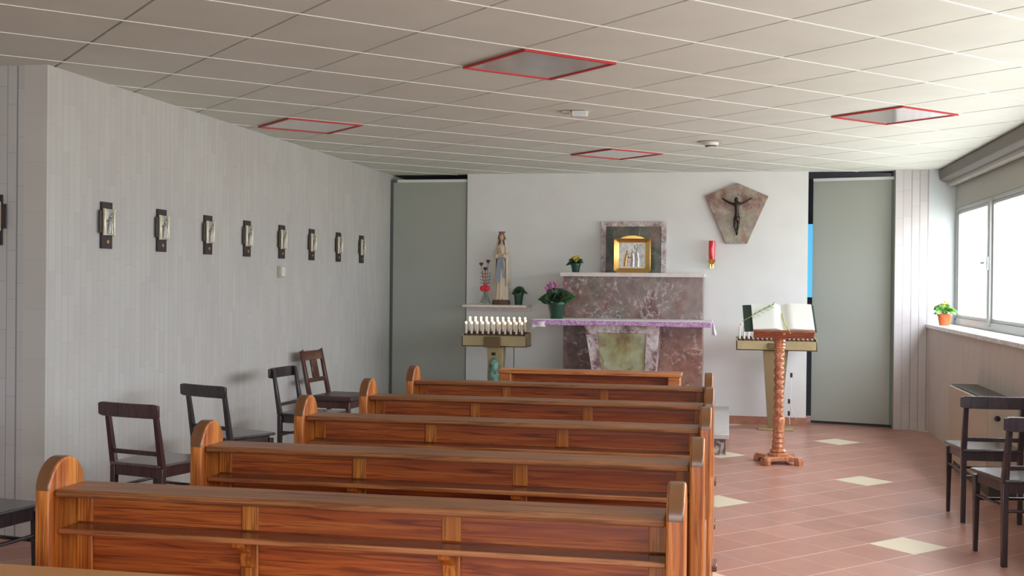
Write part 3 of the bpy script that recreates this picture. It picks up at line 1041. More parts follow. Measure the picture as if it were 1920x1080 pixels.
# statue of the Virgin
stt = thing('virgin_statue', 'tall painted statue of the praying Virgin in cream robe with blue sash', 'statue', (-2.395, 11.82, 1.213), 0)
rk = MB().lathe([(0.0, 0), (0.098, 0.0), (0.100, 0.03), (0.092, 0.045), (0.085, 0.055), (0.0, 0.055)], n=18, sy=0.8)
rk.build('rock_base', M['rock'], stt)
fo = MB()


def folds(prof, nf, amp, n=48, cx=0, cy=0, sy=0.8, mt=None, ph=0.0, arc=(0, 2 * PI)):
    mb = MB()
    rings = []
    full = abs(arc[1] - arc[0] - 2 * PI) < 1e-6
    cnt = n if full else n + 1
    for (r, z, k, ox, oy) in prof:
        ring = []
        for i in range(cnt):
            a = arc[0] + (arc[1] - arc[0]) * i / n
            rr = r * (1 + amp * k * math.sin(nf * a + ph))
            ring.append(mb.bm.verts.new((cx + ox + rr * math.cos(a), cy + oy + sy * rr * math.sin(a), z)))
        rings.append(ring)
    for a_, b2 in zip(rings, rings[1:]):
        for i in range(cnt if full else cnt - 1):
            j = (i + 1) % cnt
            mb.bm.faces.new((a_[i], a_[j], b2[j], b2[i]))
    if full:
        mb.bm.faces.new(rings[0][::-1])
        mb.bm.faces.new(rings[-1])
    return mb


folds([(0.082, 0.05, 1, 0, 0), (0.074, 0.12, 1, 0, 0), (0.066, 0.25, 1, 0, 0), (0.060, 0.38, 0.8, 0, 0), (0.052, 0.47, 0.4, 0, 0), (0.056, 0.54, 0.2, 0, 0), (0.062, 0.59, 0.1, 0, 0), (0.056, 0.625, 0, 0, 0), (0.028, 0.645, 0, 0, 0), (0.018, 0.66, 0, 0, 0), (0.017, 0.68, 0, 0, 0)], 11, 0.09).build('robe', M['robe'], stt, angle=60)
# veil: open in front (front is -y => angle -90deg)
v_arc = (-PI / 2 + 0.75, 1.5 * PI - 0.75)
vm = folds([(0.088, 0.20, 1, 0, 0.008), (0.085, 0.32, 1, 0, 0.006), (0.084, 0.45, 0.8, 0, 0.004), (0.080, 0.54, 0.5, 0, 0.002), (0.074, 0.60, 0.2, 0, 0), (0.058, 0.65, 0, 0, 0), (0.043, 0.70, 0, 0, 0.002), (0.040, 0.735, 0, 0, 0.004), (0.033, 0.762, 0, 0, 0.004), (0.012, 0.778, 0, 0, 0.004)], 9, 0.06, arc=v_arc)
vm.build('veil', M['veil'], stt, angle=60, solid=0.004)
# head
hm = MB()
hm.ball((0, -0.008, 0.722), 0.034, 14, (0.86, 0.95, 1.18))
hm.ball((0, -0.041, 0.718), 0.006, 8, (0.8, 1, 1.3))      # nose
hm.ball((0, -0.038, 0.703), 0.006, 8, (1.3, 0.6, 0.5))    # lips
hm.tube([(0, -0.002, 0.66), (0, -0.004, 0.70)], 0.014, 12)
hm.build('head', M['skin'], stt)
hr = MB().ball((0, 0.003, 0.728), 0.037, 14, (0.95, 0.95, 1.1))
hr.tube([(-0.024, -0.022, 0.745), (-0.033, -0.014, 0.71), (-0.034, -0.01, 0.675), (-0.028, -0.02, 0.65)], [0.007, 0.01, 0.009, 0.004], 8)
hr.tube([(0.024, -0.022, 0.745), (0.033, -0.014, 0.71), (0.034, -0.01, 0.675), (0.028, -0.02, 0.65)], [0.007, 0.01, 0.009, 0.004], 8)
hr.build('hair', M['hair'], stt)
cr = MB().lathe([(0.030, 0), (0.034, 0.012), (0.028, 0.014), (0.026, 0.0)], 0, -0.002, 0.76, 20)
for k in range(8):
    a = 2 * PI * k / 8
    cr.ball((0.032 * math.cos(a), -0.002 + 0.032 * math.sin(a), 0.776), 0.0065, 8)
cr.build('crown', M['rose_crown'], stt)
# arms in sleeves meeting in prayer
for s in (-1, 1):
    skin_body('sleeve', [(s * 0.052, 0, 0.60), (s * 0.070, -0.018, 0.535), (s * 0.060, -0.048, 0.50), (s * 0.028, -0.070, 0.535)], [(0, 1), (1, 2), (2, 3)], [0.026, 0.027, 0.026, 0.022], M['robe'], stt)
for s in (-1, 1):
    hv = [(s * 0.018, -0.074, 0.545), (s * 0.009, -0.080, 0.562)]
    he = [(0, 1)]
    rr_ = [0.0085, 0.0075]
    for k, L in enumerate((0.024, 0.028, 0.027, 0.022)):
        yy = -0.074 - 0.0045 * k
        i0 = len(hv)
        hv += [(s * 0.006, yy, 0.575), (s * 0.0035, yy, 0.575 + L)]
        he += [(1, i0), (i0, i0 + 1)]
        rr_ += [0.0028, 0.002]
    i0 = len(hv)
    hv += [(s * 0.005, -0.068, 0.572), (s * 0.003, -0.062, 0.585)]
    he += [(1, i0), (i0, i0 + 1)]
    rr_ += [0.003, 0.0022]
    skin_body('hand', hv, he, rr_, M['skin'], stt, 1)
# blue sash: waist band and two hanging ends
sb = MB().lathe([(0.055, 0), (0.059, 0.006), (0.059, 0.03), (0.055, 0.036)], 0, 0, 0.465, 28, sy=0.84)


def ribbon(mb, pts, w, th=0.005):
    for (x0_, y0_, z0_, w0), (x1_, y1_, z1_, w1) in zip(pts, pts[1:]):
        mb.hexa([(x0_ - w0, y0_, z0_), (x0_ + w0, y0_, z0_), (x0_ + w0, y0_ + th, z0_), (x0_ - w0, y0_ + th, z0_)],
                [(x1_ - w1, y1_, z1_), (x1_ + w1, y1_, z1_), (x1_ + w1, y1_ + th, z1_), (x1_ - w1, y1_ + th, z1_)])
    return mb


ribbon(sb, [(-0.012, -0.052, 0.49, 0.020), (-0.022, -0.059, 0.38, 0.026), (-0.026, -0.066, 0.24, 0.026)], 0)
ribbon(sb, [(0.010, -0.052, 0.49, 0.010), (0.030, -0.056, 0.40, 0.012), (0.046, -0.058, 0.28, 0.012)], 0)
sb.build('sash', M['blue_sash'], stt)
ro = MB()
for k in range(22):
    t = k / 21
    ro.ball((0.018 + 0.03 * math.sin(t * PI), -0.078 + 0.004 * t, 0.53 - 0.22 * t), 0.0035, 6)
ro.build('rosary', M['white_plastic'], stt)
for s in (-1, 1):
    MB().ball((s * 0.02, -0.06, 0.058), 0.014, 8, (0.8, 1.5, 0.6)).build('foot', M['skin'], stt)


def pot(r0, r1, h, mt, parent):
    o = MB().lathe([(0.0, 0.0), (r0, 0.0), (r1 * 0.97, h * 0.85), (r1 * 1.06, h * 0.85), (r1 * 1.06, h), (r1 * 0.93, h), (r1 * 0.9, h * 0.9), (0.0, h * 0.9)], n=24).build('pot', mt, parent)
    MB().lathe([(0, h * 0.905), (r1 * 0.88, h * 0.905), (r1 * 0.88, h * 0.93), (0, h * 0.95)], n=20).build('soil', M['soil'], parent)
    return o


def leaves(parent, mt, n, z, length, width, seed, droop=0.4, elev=(0.1, 0.9), r=0.01, name='foliage'):
    rnd = random.Random(seed)
    f = MB()
    for k in range(n):
        a = 2 * PI * k / n * 2.618 + rnd.uniform(-0.3, 0.3)
        e = rnd.uniform(*elev)
        L = length * rnd.uniform(0.7, 1.1)
        d = (math.cos(a) * math.cos(e), math.sin(a) * math.cos(e), math.sin(e))
        f.tube([(0, 0, z - 0.01), (d[0] * L * 0.35, d[1] * L * 0.35, z + d[2] * L * 0.4)], 0.0018, 5)
        f.leaf((d[0] * L * 0.3, d[1] * L * 0.3, z + d[2] * L * 0.36), d, L * 0.75, width * rnd.uniform(0.8, 1.1), droop, up=(rnd.uniform(-0.5, 0.5), -0.8, 0.6))
    return f.build(name, mt, parent, solid=0.001)


def flower(mb, p, r, seed, npet=5):
    rnd = random.Random(seed)
    for k in range(npet):
        a = 2 * PI * k / npet + rnd.uniform(0, 0.4)
        d = (math.cos(a) * 0.8, math.sin(a) * 0.8, 0.5)
        mb.leaf(p, d, r, r * 0.8, 0.2, seg=3)
    mb.ball(p, r * 0.22, 6)


# small green plant on the wall shelf
p1 = thing('potted_plant', 'small green-potted plant on the wall shelf right of the statue', 'potted plant', (-2.205, 11.81, 1.213))
pot(0.038, 0.052, 0.125, M['pot_green'], p1)
leaves(p1, M['leaf_dark'], 26, 0.12, 0.10, 0.060, 3, 0.5, (0.3, 1.3))
gb = noisy('greenish_bloom', (0.22, 0.22, 0.08), (0.35, 0.33, 0.15), 40)
for k in range(5):
    fl = MB()
    flower(fl, (0.03 * math.cos(k * 1.3), 0.03 * math.sin(k * 1.3), 0.165 + 0.008 * k), 0.016, k)
    fl.build('flower', gb, p1, solid=0.001)

# vase with dried branches and red bow
vs = thing('vase_with_branches', 'glass vase with dried branches and a red bow left of the statue', 'vase', (-2.565, 11.80, 1.213))
MB().lathe([(0.0, 0.0), (0.050, 0.0), (0.053, 0.02), (0.030, 0.09), (0.020, 0.12), (0.024, 0.145), (0.019, 0.145), (0.016, 0.12), (0.026, 0.085), (0.045, 0.02), (0.0, 0.012)], n=24).build('vase_body', M['clear'], vs)
bw = MB()
for s in (-1, 1):
    bw.ball((s * 0.026, -0.022, 0.172), 0.030, 10, (1.0, 0.5, 1.05))
    bw.hexa([(s * 0.008, -0.03, 0.15), (s * 0.030, -0.03, 0.14), (s * 0.030, -0.026, 0.14), (s * 0.008, -0.026, 0.15)], [(s * 0.004, -0.03, 0.17), (s * 0.018, -0.03, 0.17), (s * 0.018, -0.026, 0.17), (s * 0.004, -0.026, 0.17)])
bw.ball((0, -0.026, 0.168), 0.013, 10)
bw.lathe([(0.026, 0), (0.028, 0.02), (0.026, 0.05), (0.02, 0.055)], 0, 0, 0.15, 14)
bw.build('bow', M['red_ribbon'], vs)
tw = MB()
tips = [(-0.045, 0.43), (0.03, 0.46), (0.0, 0.38), (0.05, 0.33), (-0.03, 0.36)]
for x, z in tips:
    tw.tube([(0, 0, 0.05), (x * 0.25, -0.004, 0.20), (x * 0.8, -0.01, z * 0.75), (x, -0.01, z)], 0.0028, 6)
for k in range(4):
    z = 0.22 + 0.035 * k
    tw.tube([(-0.06, -0.01, z + 0.012), (0, -0.012, z), (0.06, -0.01, z + 0.014)], 0.003, 6)
tw.build('branches', M['twig'], vs)
fl = MB()
fl.tube([(0.0, -0.014, 0.2), (0.0, -0.016, 0.35)], 0.006, 8)
fl.build('red_stem', M['red_ribbon'], vs)
for (x, z) in tips[:3]:
    q = MB()
    q.ball((x - 0.009, -0.012, z + 0.006), 0.014, 8, (1, 0.6, 1)).ball((x + 0.009, -0.012, z + 0.006), 0.014, 8, (1, 0.6, 1)).ball((x, -0.012, z - 0.006), 0.013, 8, (0.9, 0.6, 1.2))
    q.build('seed_head', pbr('dark_red_seed_head', (0.10, 0.03, 0.025), 0.6), vs)

# cyclamen on the altar table
cy = thing('potted_cyclamen', 'pink cyclamen in a green pot on the left end of the altar cloth', 'potted plant', (-1.69, 11.12, 1.0985))
pot(0.062, 0.090, 0.165, M['pot_green'], cy)
leaves(cy, M['leaf_dark'], 40, 0.165, 0.16, 0.12, 11, 0.3, (0.15, 1.1))
lf = MB()
for a, e, L in ((0.0, 0.65, 0.21), (-0.5, 0.7, 0.22), (-0.35, 0.45, 0.22), (-2.6, 0.55, 0.20), (-0.15, 0.5, 0.24), (-2.9, 0.4, 0.20), (-2.2, 0.5, 0.19), (-0.9, 0.5, 0.16)):
    lf.leaf((0.02 * math.cos(a), 0.02 * math.sin(a), 0.17), (math.cos(a) * math.cos(e), math.sin(a) * math.cos(e), math.sin(e)), L * 0.9, 0.11, 0.3, up=(0.1, -0.7, 0.7))
lf.build('large_leaf', M['leaf'], cy, solid=0.001)
for k, (x, y, z) in enumerate([(-0.085, -0.01, 0.315), (-0.05, -0.04, 0.335), (-0.02, -0.01, 0.34), (0.0, -0.03, 0.315), (-0.065, 0.01, 0.295), (0.085, -0.02, 0.335), (-0.10, -0.03, 0.285)]):
    pk = MB()
    for q in range(5):
        a = q * 2 * PI / 5 + k
        pk.leaf((x, y, z - 0.008), (math.cos(a) * 0.6, math.sin(a) * 0.6, 0.9), 0.040, 0.028, -0.1, seg=3)
    pf = pk.build('flower', M['pink'], cy, solid=0.001)
    MB().tube([(x * 0.2, y * 0.2, 0.16), (x * 0.6, y * 0.6, 0.24), (x, y, z)], 0.0025, 6).build('stem', M['rose_crown'], pf)

# yellow primrose on the retable shelf
yp = thing('potted_primrose', 'yellow-flowered plant in a dark green pot on the altar back shelf', 'potted plant', (-1.57, 11.62, 1.562))
pot(0.036, 0.050, 0.090, M['pot_green'], yp)
leaves(yp, M['leaf_dark'], 24, 0.088, 0.095, 0.058, 5, 0.5, (0.2, 1.1))
for k, (x, y, z) in enumerate([(-0.01, -0.03, 0.12), (0.02, -0.03, 0.115), (0.035, -0.01, 0.135), (0.0, -0.01, 0.145), (-0.02, 0.0, 0.14), (0.02, 0.01, 0.15), (0.01, -0.045, 0.10)]):
    fl = MB()
    flower(fl, (x * 1.1, y * 1.2 - 0.012, z + 0.014), 0.034, k)
    fl.build('flower', M['yellow'], yp, solid=0.001)

# primrose on the window sill
wp = thing('potted_sill_plant', 'yellow-flowered plant in an orange pot on the window sill', 'potted plant', (2.06, 11.60, 1.075))
pot(0.048, 0.065, 0.110, M['pot_orange'], wp)
leaves(wp, M['leaf_bright'], 32, 0.108, 0.14, 0.075, 8, 0.5, (0.3, 1.3))
for k, (x, y, z) in enumerate([(0, 0, 0.225), (0.02, -0.02, 0.215), (-0.03, -0.01, 0.205), (0.035, 0.02, 0.20), (-0.01, -0.035, 0.20)]):
    fl = MB()
    flower(fl, (x, y, z), 0.030, k)
    fl.build('flower', M['yellow'], wp, solid=0.001)


# ------------------------------------------------------------------ votive candle stands
def votive(name, label, loc, width, depth, rows, nper, lit, zt0, zt1, ch):
    r = thing(name, label, 'candle stand', loc, 0)
    zb = -loc[2]
    MB().box(-width / 2, width / 2, -depth / 2, -depth / 2 + 0.012, zt0 + zb, zt1 + zb).box(-width / 2, width / 2, depth / 2 - 0.012, depth / 2, zt0 + zb, zt1 + zb + 0.03)\
        .box(-width / 2, -width / 2 + 0.012, -depth / 2, depth / 2, zt0 + zb, zt1 + zb + 0.02).box(width / 2 - 0.012, width / 2, -depth / 2, depth / 2, zt0 + zb, zt1 + zb + 0.02)\
        .box(-width / 2, width / 2, -depth / 2, depth / 2, zt0 + zb, zt0 + zb + 0.012).build('tray', M['brass'], r, bevel=0.003)
    box('tray_top', M['brass_dark'], -width / 2 + 0.013, width / 2 - 0.013, -depth / 2 + 0.013, depth / 2 - 0.013, zt1 + zb - 0.025, zt1 + zb - 0.012, r)
    ms = None
    for q in range(rows):
        y = -depth / 2 + 0.04 + q * (depth - 0.08) / (rows - 1)
        lift = 0.022 * q
        for k in range(nper):
            x = -width / 2 + 0.035 + (width - 0.07) * (k + (0.35 * (q % 2))) / (nper - 0.65)
            z = zt1 + zb - 0.012
            if ms is None:
                a = MB().lathe([(0.0, 0.02), (0.011, 0.02), (0.011, 0.02 + ch - 0.03), (0.008, 0.02 + ch - 0.026), (0.0, 0.02 + ch - 0.026)], n=12).build('candle', M['candle'], r)
                b = MB().lathe([(0.0, 0), (0.018, 0), (0.020, 0.016), (0.013, 0.024), (0.013, 0.03), (0.0, 0.03)], n=12).build('socket', M['holder'], a)
                zz = 0.02 + ch - 0.026
                c = MB().lathe([(0.0, zz), (0.006, zz), (0.0125, zz + 0.008), (0.0125, zz + 0.014), (0.007, zz + 0.022), (0.0, zz + 0.025)], n=12).build('bulb', M['bulb_on'] if lit else M['bulb_off'], a)
                ms = a
            else:
                a = copy_tree(ms, r)
            a.location = (x, y, z + lift)
            if lift > 0 and False:
                pass
    return r


vl = votive('votive_candle_stand', 'brass votive stand with rows of lit electric candles below the statue', (-2.33, 11.28, 0.18), 0.668, 0.26, 3, 11, True, 0.80, 0.912, 0.135)
vr = votive('votive_candle_stand', 'brass votive stand with rows of unlit white candles behind the lectern', (0.463, 11.60, 0.0), 0.785, 0.22, 2, 17, False, 0.80, 0.895, 0.14)
# stands: raise row supports
for r, w_, dpt, rows, z1 in ((vl, 0.668, 0.26, 3, 0.912 - 0.18), (vr, 0.785, 0.22, 2, 0.895)):
    for q in range(1, rows):
        y = -dpt / 2 + 0.04 + q * (dpt - 0.08) / (rows - 1)
        box('row_step', M['brass_dark'], -w_ / 2 + 0.014, w_ / 2 - 0.014, y - 0.03, y + 0.028, z1 - 0.012, z1 - 0.012 + 0.022 * q, r)
# left pedestal
MB().hexa([(-0.06, -0.05, 0.02), (0.06, -0.05, 0.02), (0.06, 0.05, 0.02), (-0.06, 0.05, 0.02)], [(-0.085, -0.07, 0.62), (0.085, -0.07, 0.62), (0.085, 0.07, 0.62), (-0.085, 0.07, 0.62)]).build('pedestal', M['brass'], vl, bevel=0.004)
box('foot', M['brass'], -0.2, 0.2, -0.15, 0.15, 0.0, 0.02, vl, 0.004)
MB().box(-0.10, 0.07, -0.165, -0.131, 0.615, 0.725).build('coin_box', M['brass_dark'], vl, bevel=0.004)
MB().box(-0.035, 0.005, -0.078, -0.060, 0.53, 0.56).build('lock', M['black'], vl, bevel=0.003)
MB().tube([(-0.01, -0.085, 0.50), (0.0, -0.11, 0.45), (0.0, -0.11, 0.36), (0.01, -0.10, 0.25)], [0.02, 0.05, 0.052, 0.04], 12).build('hanging_bag', M['teal'], vl)
# right pedestal, an inverted tapering trunk with a slim foot
MB().hexa([(-0.075, -0.05, 0.02), (0.03, -0.05, 0.02), (0.055, 0.05, 0.02), (-0.055, 0.05, 0.02)], [(-0.13, -0.07, 0.80), (0.09, -0.07, 0.80), (0.125, 0.07, 0.80), (-0.10, 0.07, 0.80)]).build('pedestal', M['brass_shaded'], vr, bevel=0.004)
box('foot', M['brass'], -0.17, 0.175, -0.06, 0.12, 0.0, 0.022, vr, 0.004)
MB().box(-0.085, 0.02, -0.15, -0.111, 0.82, 0.875).build('coin_box', M['brass_dark'], vr, bevel=0.004)
cdm = MB()
cdm.tube([(0.11, 0.02, 0.60), (0.14, -0.02, 0.58), (0.15, -0.05, 0.42), (0.13, -0.06, 0.30), (0.16, -0.07, 0.20), (0.20, -0.06, 0.12), (0.21, -0.05, 0.20), (0.17, -0.05, 0.27), (0.13, -0.06, 0.18), (0.14, -0.06, 0.07), (0.12, 0.06, 0.03)], 0.004, 6)
cord = cdm.build('power_cord', M['white_plastic'], vr)
for z, x in ((0.56, 0.148), (0.30, 0.128), (0.18, 0.128)):
    box('cord_switch', M['black'], x - 0.010, x + 0.012, -0.072, -0.050, z - 0.025, z + 0.02, cord, 0.003)
# two cords down from the left stand
for x in (-0.10, 0.17):
    MB().tube([(x, 0.06, 0.62), (x, 0.065, 0.3), (x + 0.01, 0.07, 0.03)], 0.004, 6).build('power_cord', M['black'], vl)

# ------------------------------------------------------------------ lectern with open book
lc = thing('lectern', 'carved wooden lectern on a turned spiral column standing on the tiled aisle', 'lectern', (0.405, 9.47, 0))
# concave-sided foot plate on four corner blocks
mt_ = Matrix.Rotation(math.radians(12), 4, 'Z')
pts = []
for q in range(4):
    a = q * PI / 2
    for (px_, py_) in ((-0.155, -0.205), (-0.09, -0.155), (0.0, -0.135), (0.09, -0.155), (0.155, -0.205), (0.205, -0.205) if False else (0.19, -0.19)):
        pts.append((px_ * math.cos(a) - py_ * math.sin(a), px_ * math.sin(a) + py_ * math.cos(a)))
cf = MB().prism(pts, 2, 0.028, 0.062)
for q in range(4):
    a = q * PI / 2 + PI / 4
    cx_, cy_ = 0.238 * math.cos(a), 0.238 * math.sin(a)
    v0 = len(cf.bm.verts)
    cf.box(-0.035, 0.030, -0.04, 0.04, 0.0, 0.045, Matrix.Translation((cx_, cy_, 0)) @ Matrix.Rotation(a, 4, 'Z'))
bmesh.ops.transform(cf.bm, matrix=mt_ @ Matrix.Diagonal((0.80, 0.80, 1, 1)), verts=cf.bm.verts[:])
cf.build('foot_plate', M['lect'], lc, bevel=0.005)
MB().lathe([(0.0, 0.062), (0.085, 0.062), (0.085, 0.078), (0.062, 0.09), (0.070, 0.10), (0.050, 0.118), (0.055, 0.135), (0.046, 0.16), (0.052, 0.175), (0.044, 0.20), (0.050, 0.215), (0.042, 0.245), (0.048, 0.26), (0.042, 0.28), (0.052, 0.33), (0.054, 0.36), (0.046, 0.375), (0.0, 0.376)], n=28).build('turned_base', M['lect'], lc)
# braided shaft
br_ = MB()
rings = []
nr, nz_ = 40, 200
zA, zB = 0.375, 0.93
for i in range(nz_ + 1):
    z = zA + (zB - zA) * i / nz_
    ring = []
    for k in range(nr):
        a = 2 * PI * k / nr
        tw_ = 2 * PI * (z - zA) / 0.075
        r = 0.0375 + 0.0060 * max(math.cos(2 * a + tw_), math.cos(2 * a - tw_))
        ring.append(br_.bm.verts.new((r * math.cos(a), r * math.sin(a), z)))
    rings.append(ring)
for a_, b2 in zip(rings, rings[1:]):
    for k in range(nr):
        j = (k + 1) % nr
        br_.bm.faces.new((a_[k], a_[j], b2[j], b2[k]))
br_.build('braided_shaft', M['lect'], lc, angle=70)
MB().lathe([(0.0, 0.929), (0.046, 0.93), (0.050, 0.94), (0.044, 0.952), (0.050, 0.965), (0.043, 0.98), (0.050, 0.993), (0.043, 1.008), (0.052, 1.022), (0.044, 1.04), (0.055, 1.06), (0.0, 1.061)], n=28).build('turned_neck', M['lect'], lc)
# sloping desk: hinged at front low edge
tilt = math.radians(42)
dmt = Matrix.Translation((0.028, -0.10, 1.062)) @ Matrix.Rotation(math.radians(4), 4, 'Z') @ Matrix.Rotation(tilt, 4, 'X')
dk = MB().box(-0.235, 0.235, 0.0, 0.26, -0.008, 0.012, dmt).box(-0.24, 0.24, -0.020, 0.0, -0.040, 0.040, dmt)
dk.build('desk', M['lect_desk'], lc, bevel=0.004)
MB().hexa([(-0.05, -0.05, 1.05), (0.05, -0.05, 1.05), (0.05, 0.05, 1.05), (-0.05, 0.05, 1.05)], [(-0.05, -0.05, 1.085), (0.05, -0.05, 1.085), (0.05, 0.05, 1.165), (-0.05, 0.05, 1.165)]).build('desk_support', M['lect_desk'], lc)
# rosette on the desk lip
ro_ = MB().lathe([(0.0, 0), (0.014, 0.0), (0.010, 0.006), (0.0, 0.008)], n=12, mtx=dmt @ Matrix.Translation((0, -0.018, 0.014)) @ Matrix.Rotation(PI / 2, 4, 'X'))
ro_.build('rosette', M['lect'], lc)

bk = thing('open_book', 'large open book with dark green cover lying on the lectern', 'book', (0.405, 9.47, 0))
bmt = dmt @ Matrix.Translation((0.0, 0.008, 0.0135))


def page_block(side):
    mb = MB()
    nx = 14
    top = []
    for i in range(nx + 1):
        t = i / nx
        x = side * (0.001 + 0.242 * t)
        zz = 0.004 + 0.036 * (math.sin(min(1, t * 3.2) * PI / 2) * (1 - 0.42 * t)) if t > 0 else 0.012
        top.append((x, zz))
    low = [(side * 0.243, 0.004), (side * 0.001, 0.004)]
    pts = top + low
    v0 = len(mb.bm.verts)
    f = [mb.bm.verts.new((x, 0.0, z)) for x, z in pts]
    g = [mb.bm.verts.new((x * 1.0, 0.30, z)) for x, z in pts]
    L = len(pts)
    mb.bm.faces.new(f)
    mb.bm.faces.new(g[::-1])
    for i in range(L):
        j = (i + 1) % L
        mb.bm.faces.new((f[i], f[j], g[j], g[i]))
    bmesh.ops.transform(mb.bm, matrix=bmt, verts=mb.bm.verts[:])
    return mb


MB().box(-0.262, 0.262, -0.004, 0.308, 0.0, 0.004, bmt).build('cover', M['cover'], bk, bevel=0.001)
# left board bends up beside the pages
MB().hexa([bmt @ Vector(p) for p in ((-0.312, -0.004, -0.004), (-0.262, -0.004, 0.0), (-0.262, -0.004, 0.004), (-0.312, -0.004, 0.0))],
          [bmt @ Vector(p) for p in ((-0.312, 0.308, -0.004), (-0.262, 0.308, 0.0), (-0.262, 0.308, 0.004), (-0.312, 0.308, 0.0))]).build('cover_flap', M['cover'], bk)
page_block(-1).build('left_pages', M['paper'], bk)
page_block(1).build('right_pages', M['paper'], bk)
rbm = MB()
ribbon_pts = [bmt @ Vector(p) for p in ((0.0, 0.2, 0.016), (0.01, 0.05, 0.03), (0.03, -0.01, 0.045), (0.05, -0.03, 0.01))]
rbm.tube(ribbon_pts, 0.004, 6)
rbm.build('ribbon', pbr('yellow_ribbon', (0.62, 0.58, 0.12), 0.6), bk)

sp_ = thing('olive_sprig', 'thin green leafy sprig lying across the left page of the open book', 'sprig', (0.405, 9.47, 0))
spm = MB()
P0, P1 = bmt @ Vector((-0.33, 0.05, 0.062)), bmt @ Vector((-0.06, 0.27, 0.050))
PM = (P0 + P1) / 2 + Vector((0, -0.006, 0.004))
spm.tube([P0, PM, P1], 0.0028, 6)
spm.build('stem', pbr('sprig_stem', (0.20, 0.26, 0.06), 0.6), sp_)
lm = MB()
dirv = (P1 - P0).normalized()
for k in range(10):
    p = P0.lerp(P1, 0.25 + 0.075 * k)
    s = 1 if k % 2 else -1
    lm.leaf(p, dirv + Vector((0, -0.15, 0.5 * s)), 0.045, 0.013, 0.05, seg=4)
lm.build('leaves', M['leaf_bright'], sp_, solid=0.001)


# ------------------------------------------------------------------ stations of the cross
def station(name, label, loc, rz):
    r = thing(name, label, 'wall plaque', loc, rz, 'stations of the cross plaques')
    # local: wall plane at y=0, faces -y
    box('backboard', M['plaque_wood'], -0.060, 0.060, -0.014, -0.001, -0.14, 0.14, r, 0.002)
    box('cross_board', M['plaque_wood'], -0.090, 0.090, -0.020, -0.0145, -0.048, 0.088, r, 0.002)
    mb = MB()
    pts = []
    for i in range(9):
        t = -1 + i / 4
        pts.append((0.044 * t, -0.028 - 0.004 * (1 - t * t)))
    pts += [(0.044, -0.0205), (-0.044, -0.0205)]
    mb.prism(pts, 2, -0.060, 0.098)
    pl = mb.build('relief_plate', M['relief'], r, bevel=0.001)
    for s in (-1, 1):
        box('side_moulding', M['pale_brass'], s * 0.053 - 0.0085, s * 0.053 + 0.0085, -0.036, -0.0205, -0.062, 0.100, r, 0.003)
    f = MB()
    f.tube([(-0.015, -0.034, -0.05), (-0.012, -0.036, 0.0), (-0.004, -0.035, 0.04)], [0.012, 0.010, 0.006], 8)
    f.ball((0.0, -0.036, 0.054), 0.009, 8)
    f.tube([(0.018, -0.033, -0.05), (0.016, -0.034, 0.0), (0.012, -0.033, 0.025)], [0.010, 0.008, 0.005], 8)
    f.ball((0.011, -0.034, 0.036), 0.008, 8)
    f.tube([(-0.032, -0.033, 0.02), (0.032, -0.033, 0.075)], 0.004, 6)
    f.build('relief_figures', M['relief'], pl)
    MB().lathe([(0, 0), (0.012, 0), (0.011, 0.003), (0, 0.004)], n=14, mtx=Matrix.Translation((0.008, -0.014, -0.098)) @ Matrix.Rotation(PI / 2, 4, 'X')).build('number_disc', M['gold_dull'], r)
    return r


sy = [6.215, 6.888, 7.565, 8.235, 8.93, 9.62, 10.325, 11.015]
which = ['nearest the corner of the left wall', 'second from the corner on the left wall', 'third from the corner on the left wall', 'fourth from the corner on the left wall',
         'directly above the small wall switch', 'just past the wall switch, above the chairs', 'second from the altar end of the left wall', 'nearest the altar end of the left wall']
st0 = station('station_plaque', 'dark board plaque with metal relief, ' + which[0], (XL, sy[0], 1.775), PI / 2)
for k in range(1, 8):
    o = copy_tree(st0)
    o.location = (XL, sy[k], 1.775)
    o['label'] = 'dark board plaque with metal relief, ' + which[k]
o = copy_tree(st0)
o.location = (-4.025, YJ, 1.775)
o.rotation_euler = (0, 0, 0)
o['label'] = 'dark board plaque with metal relief, cut off by the left edge of the photo'

swt = thing('wall_switch', 'small square beige switch on the left wall below the plaques', 'switch', (XL, 8.90, 1.525), PI / 2)
box('casing', M['beige_metal'], -0.045, 0.045, -0.035, -0.001, -0.048, 0.048, swt, 0.004)
box('faceplate', M['white_plastic'], -0.038, 0.038, -0.040, -0.0355, -0.040, 0.040, swt, 0.002)

# ------------------------------------------------------------------ ceiling fixtures
cl_lab = ['nearest one, over the rear pews', 'over the left wall chairs', 'on the right near the windows', 'farthest one, in front of the altar']
cpos = [(-1.02, 5.98), (-3.135, 8.105), (1.095, 8.095), (-1.02, 10.22)]
def fixture(loc, lab):
    r = thing('ceiling_light', 'square red-framed mirrored ceiling panel, ' + lab, 'ceiling light', loc, PI / 4, 'red-framed ceiling panels')
    hh = 0.296
    f = MB()
    f.box(-hh, hh, -hh, -hh + 0.014, -0.014, -0.004).box(-hh, hh, hh - 0.014, hh, -0.014, -0.004).box(-hh, -hh + 0.014, -hh + 0.014, hh - 0.014, -0.014, -0.004).box(hh - 0.014, hh, -hh + 0.014, hh - 0.014, -0.014, -0.004)
    f.build('frame', M['red_frame'], r)
    box('diffuser', M['mirror_panel'], -hh + 0.0145, hh - 0.0145, -hh + 0.0145, hh - 0.0145, -0.008, -0.004, r)
    return r
f0 = fixture((cpos[0][0], cpos[0][1], ZC), cl_lab[0])
for k in range(1, 4):
    o = copy_tree(f0)
    o.location = (cpos[k][0], cpos[k][1], ZC)
    o['label'] = 'square red-framed mirrored ceiling panel, ' + cl_lab[k]

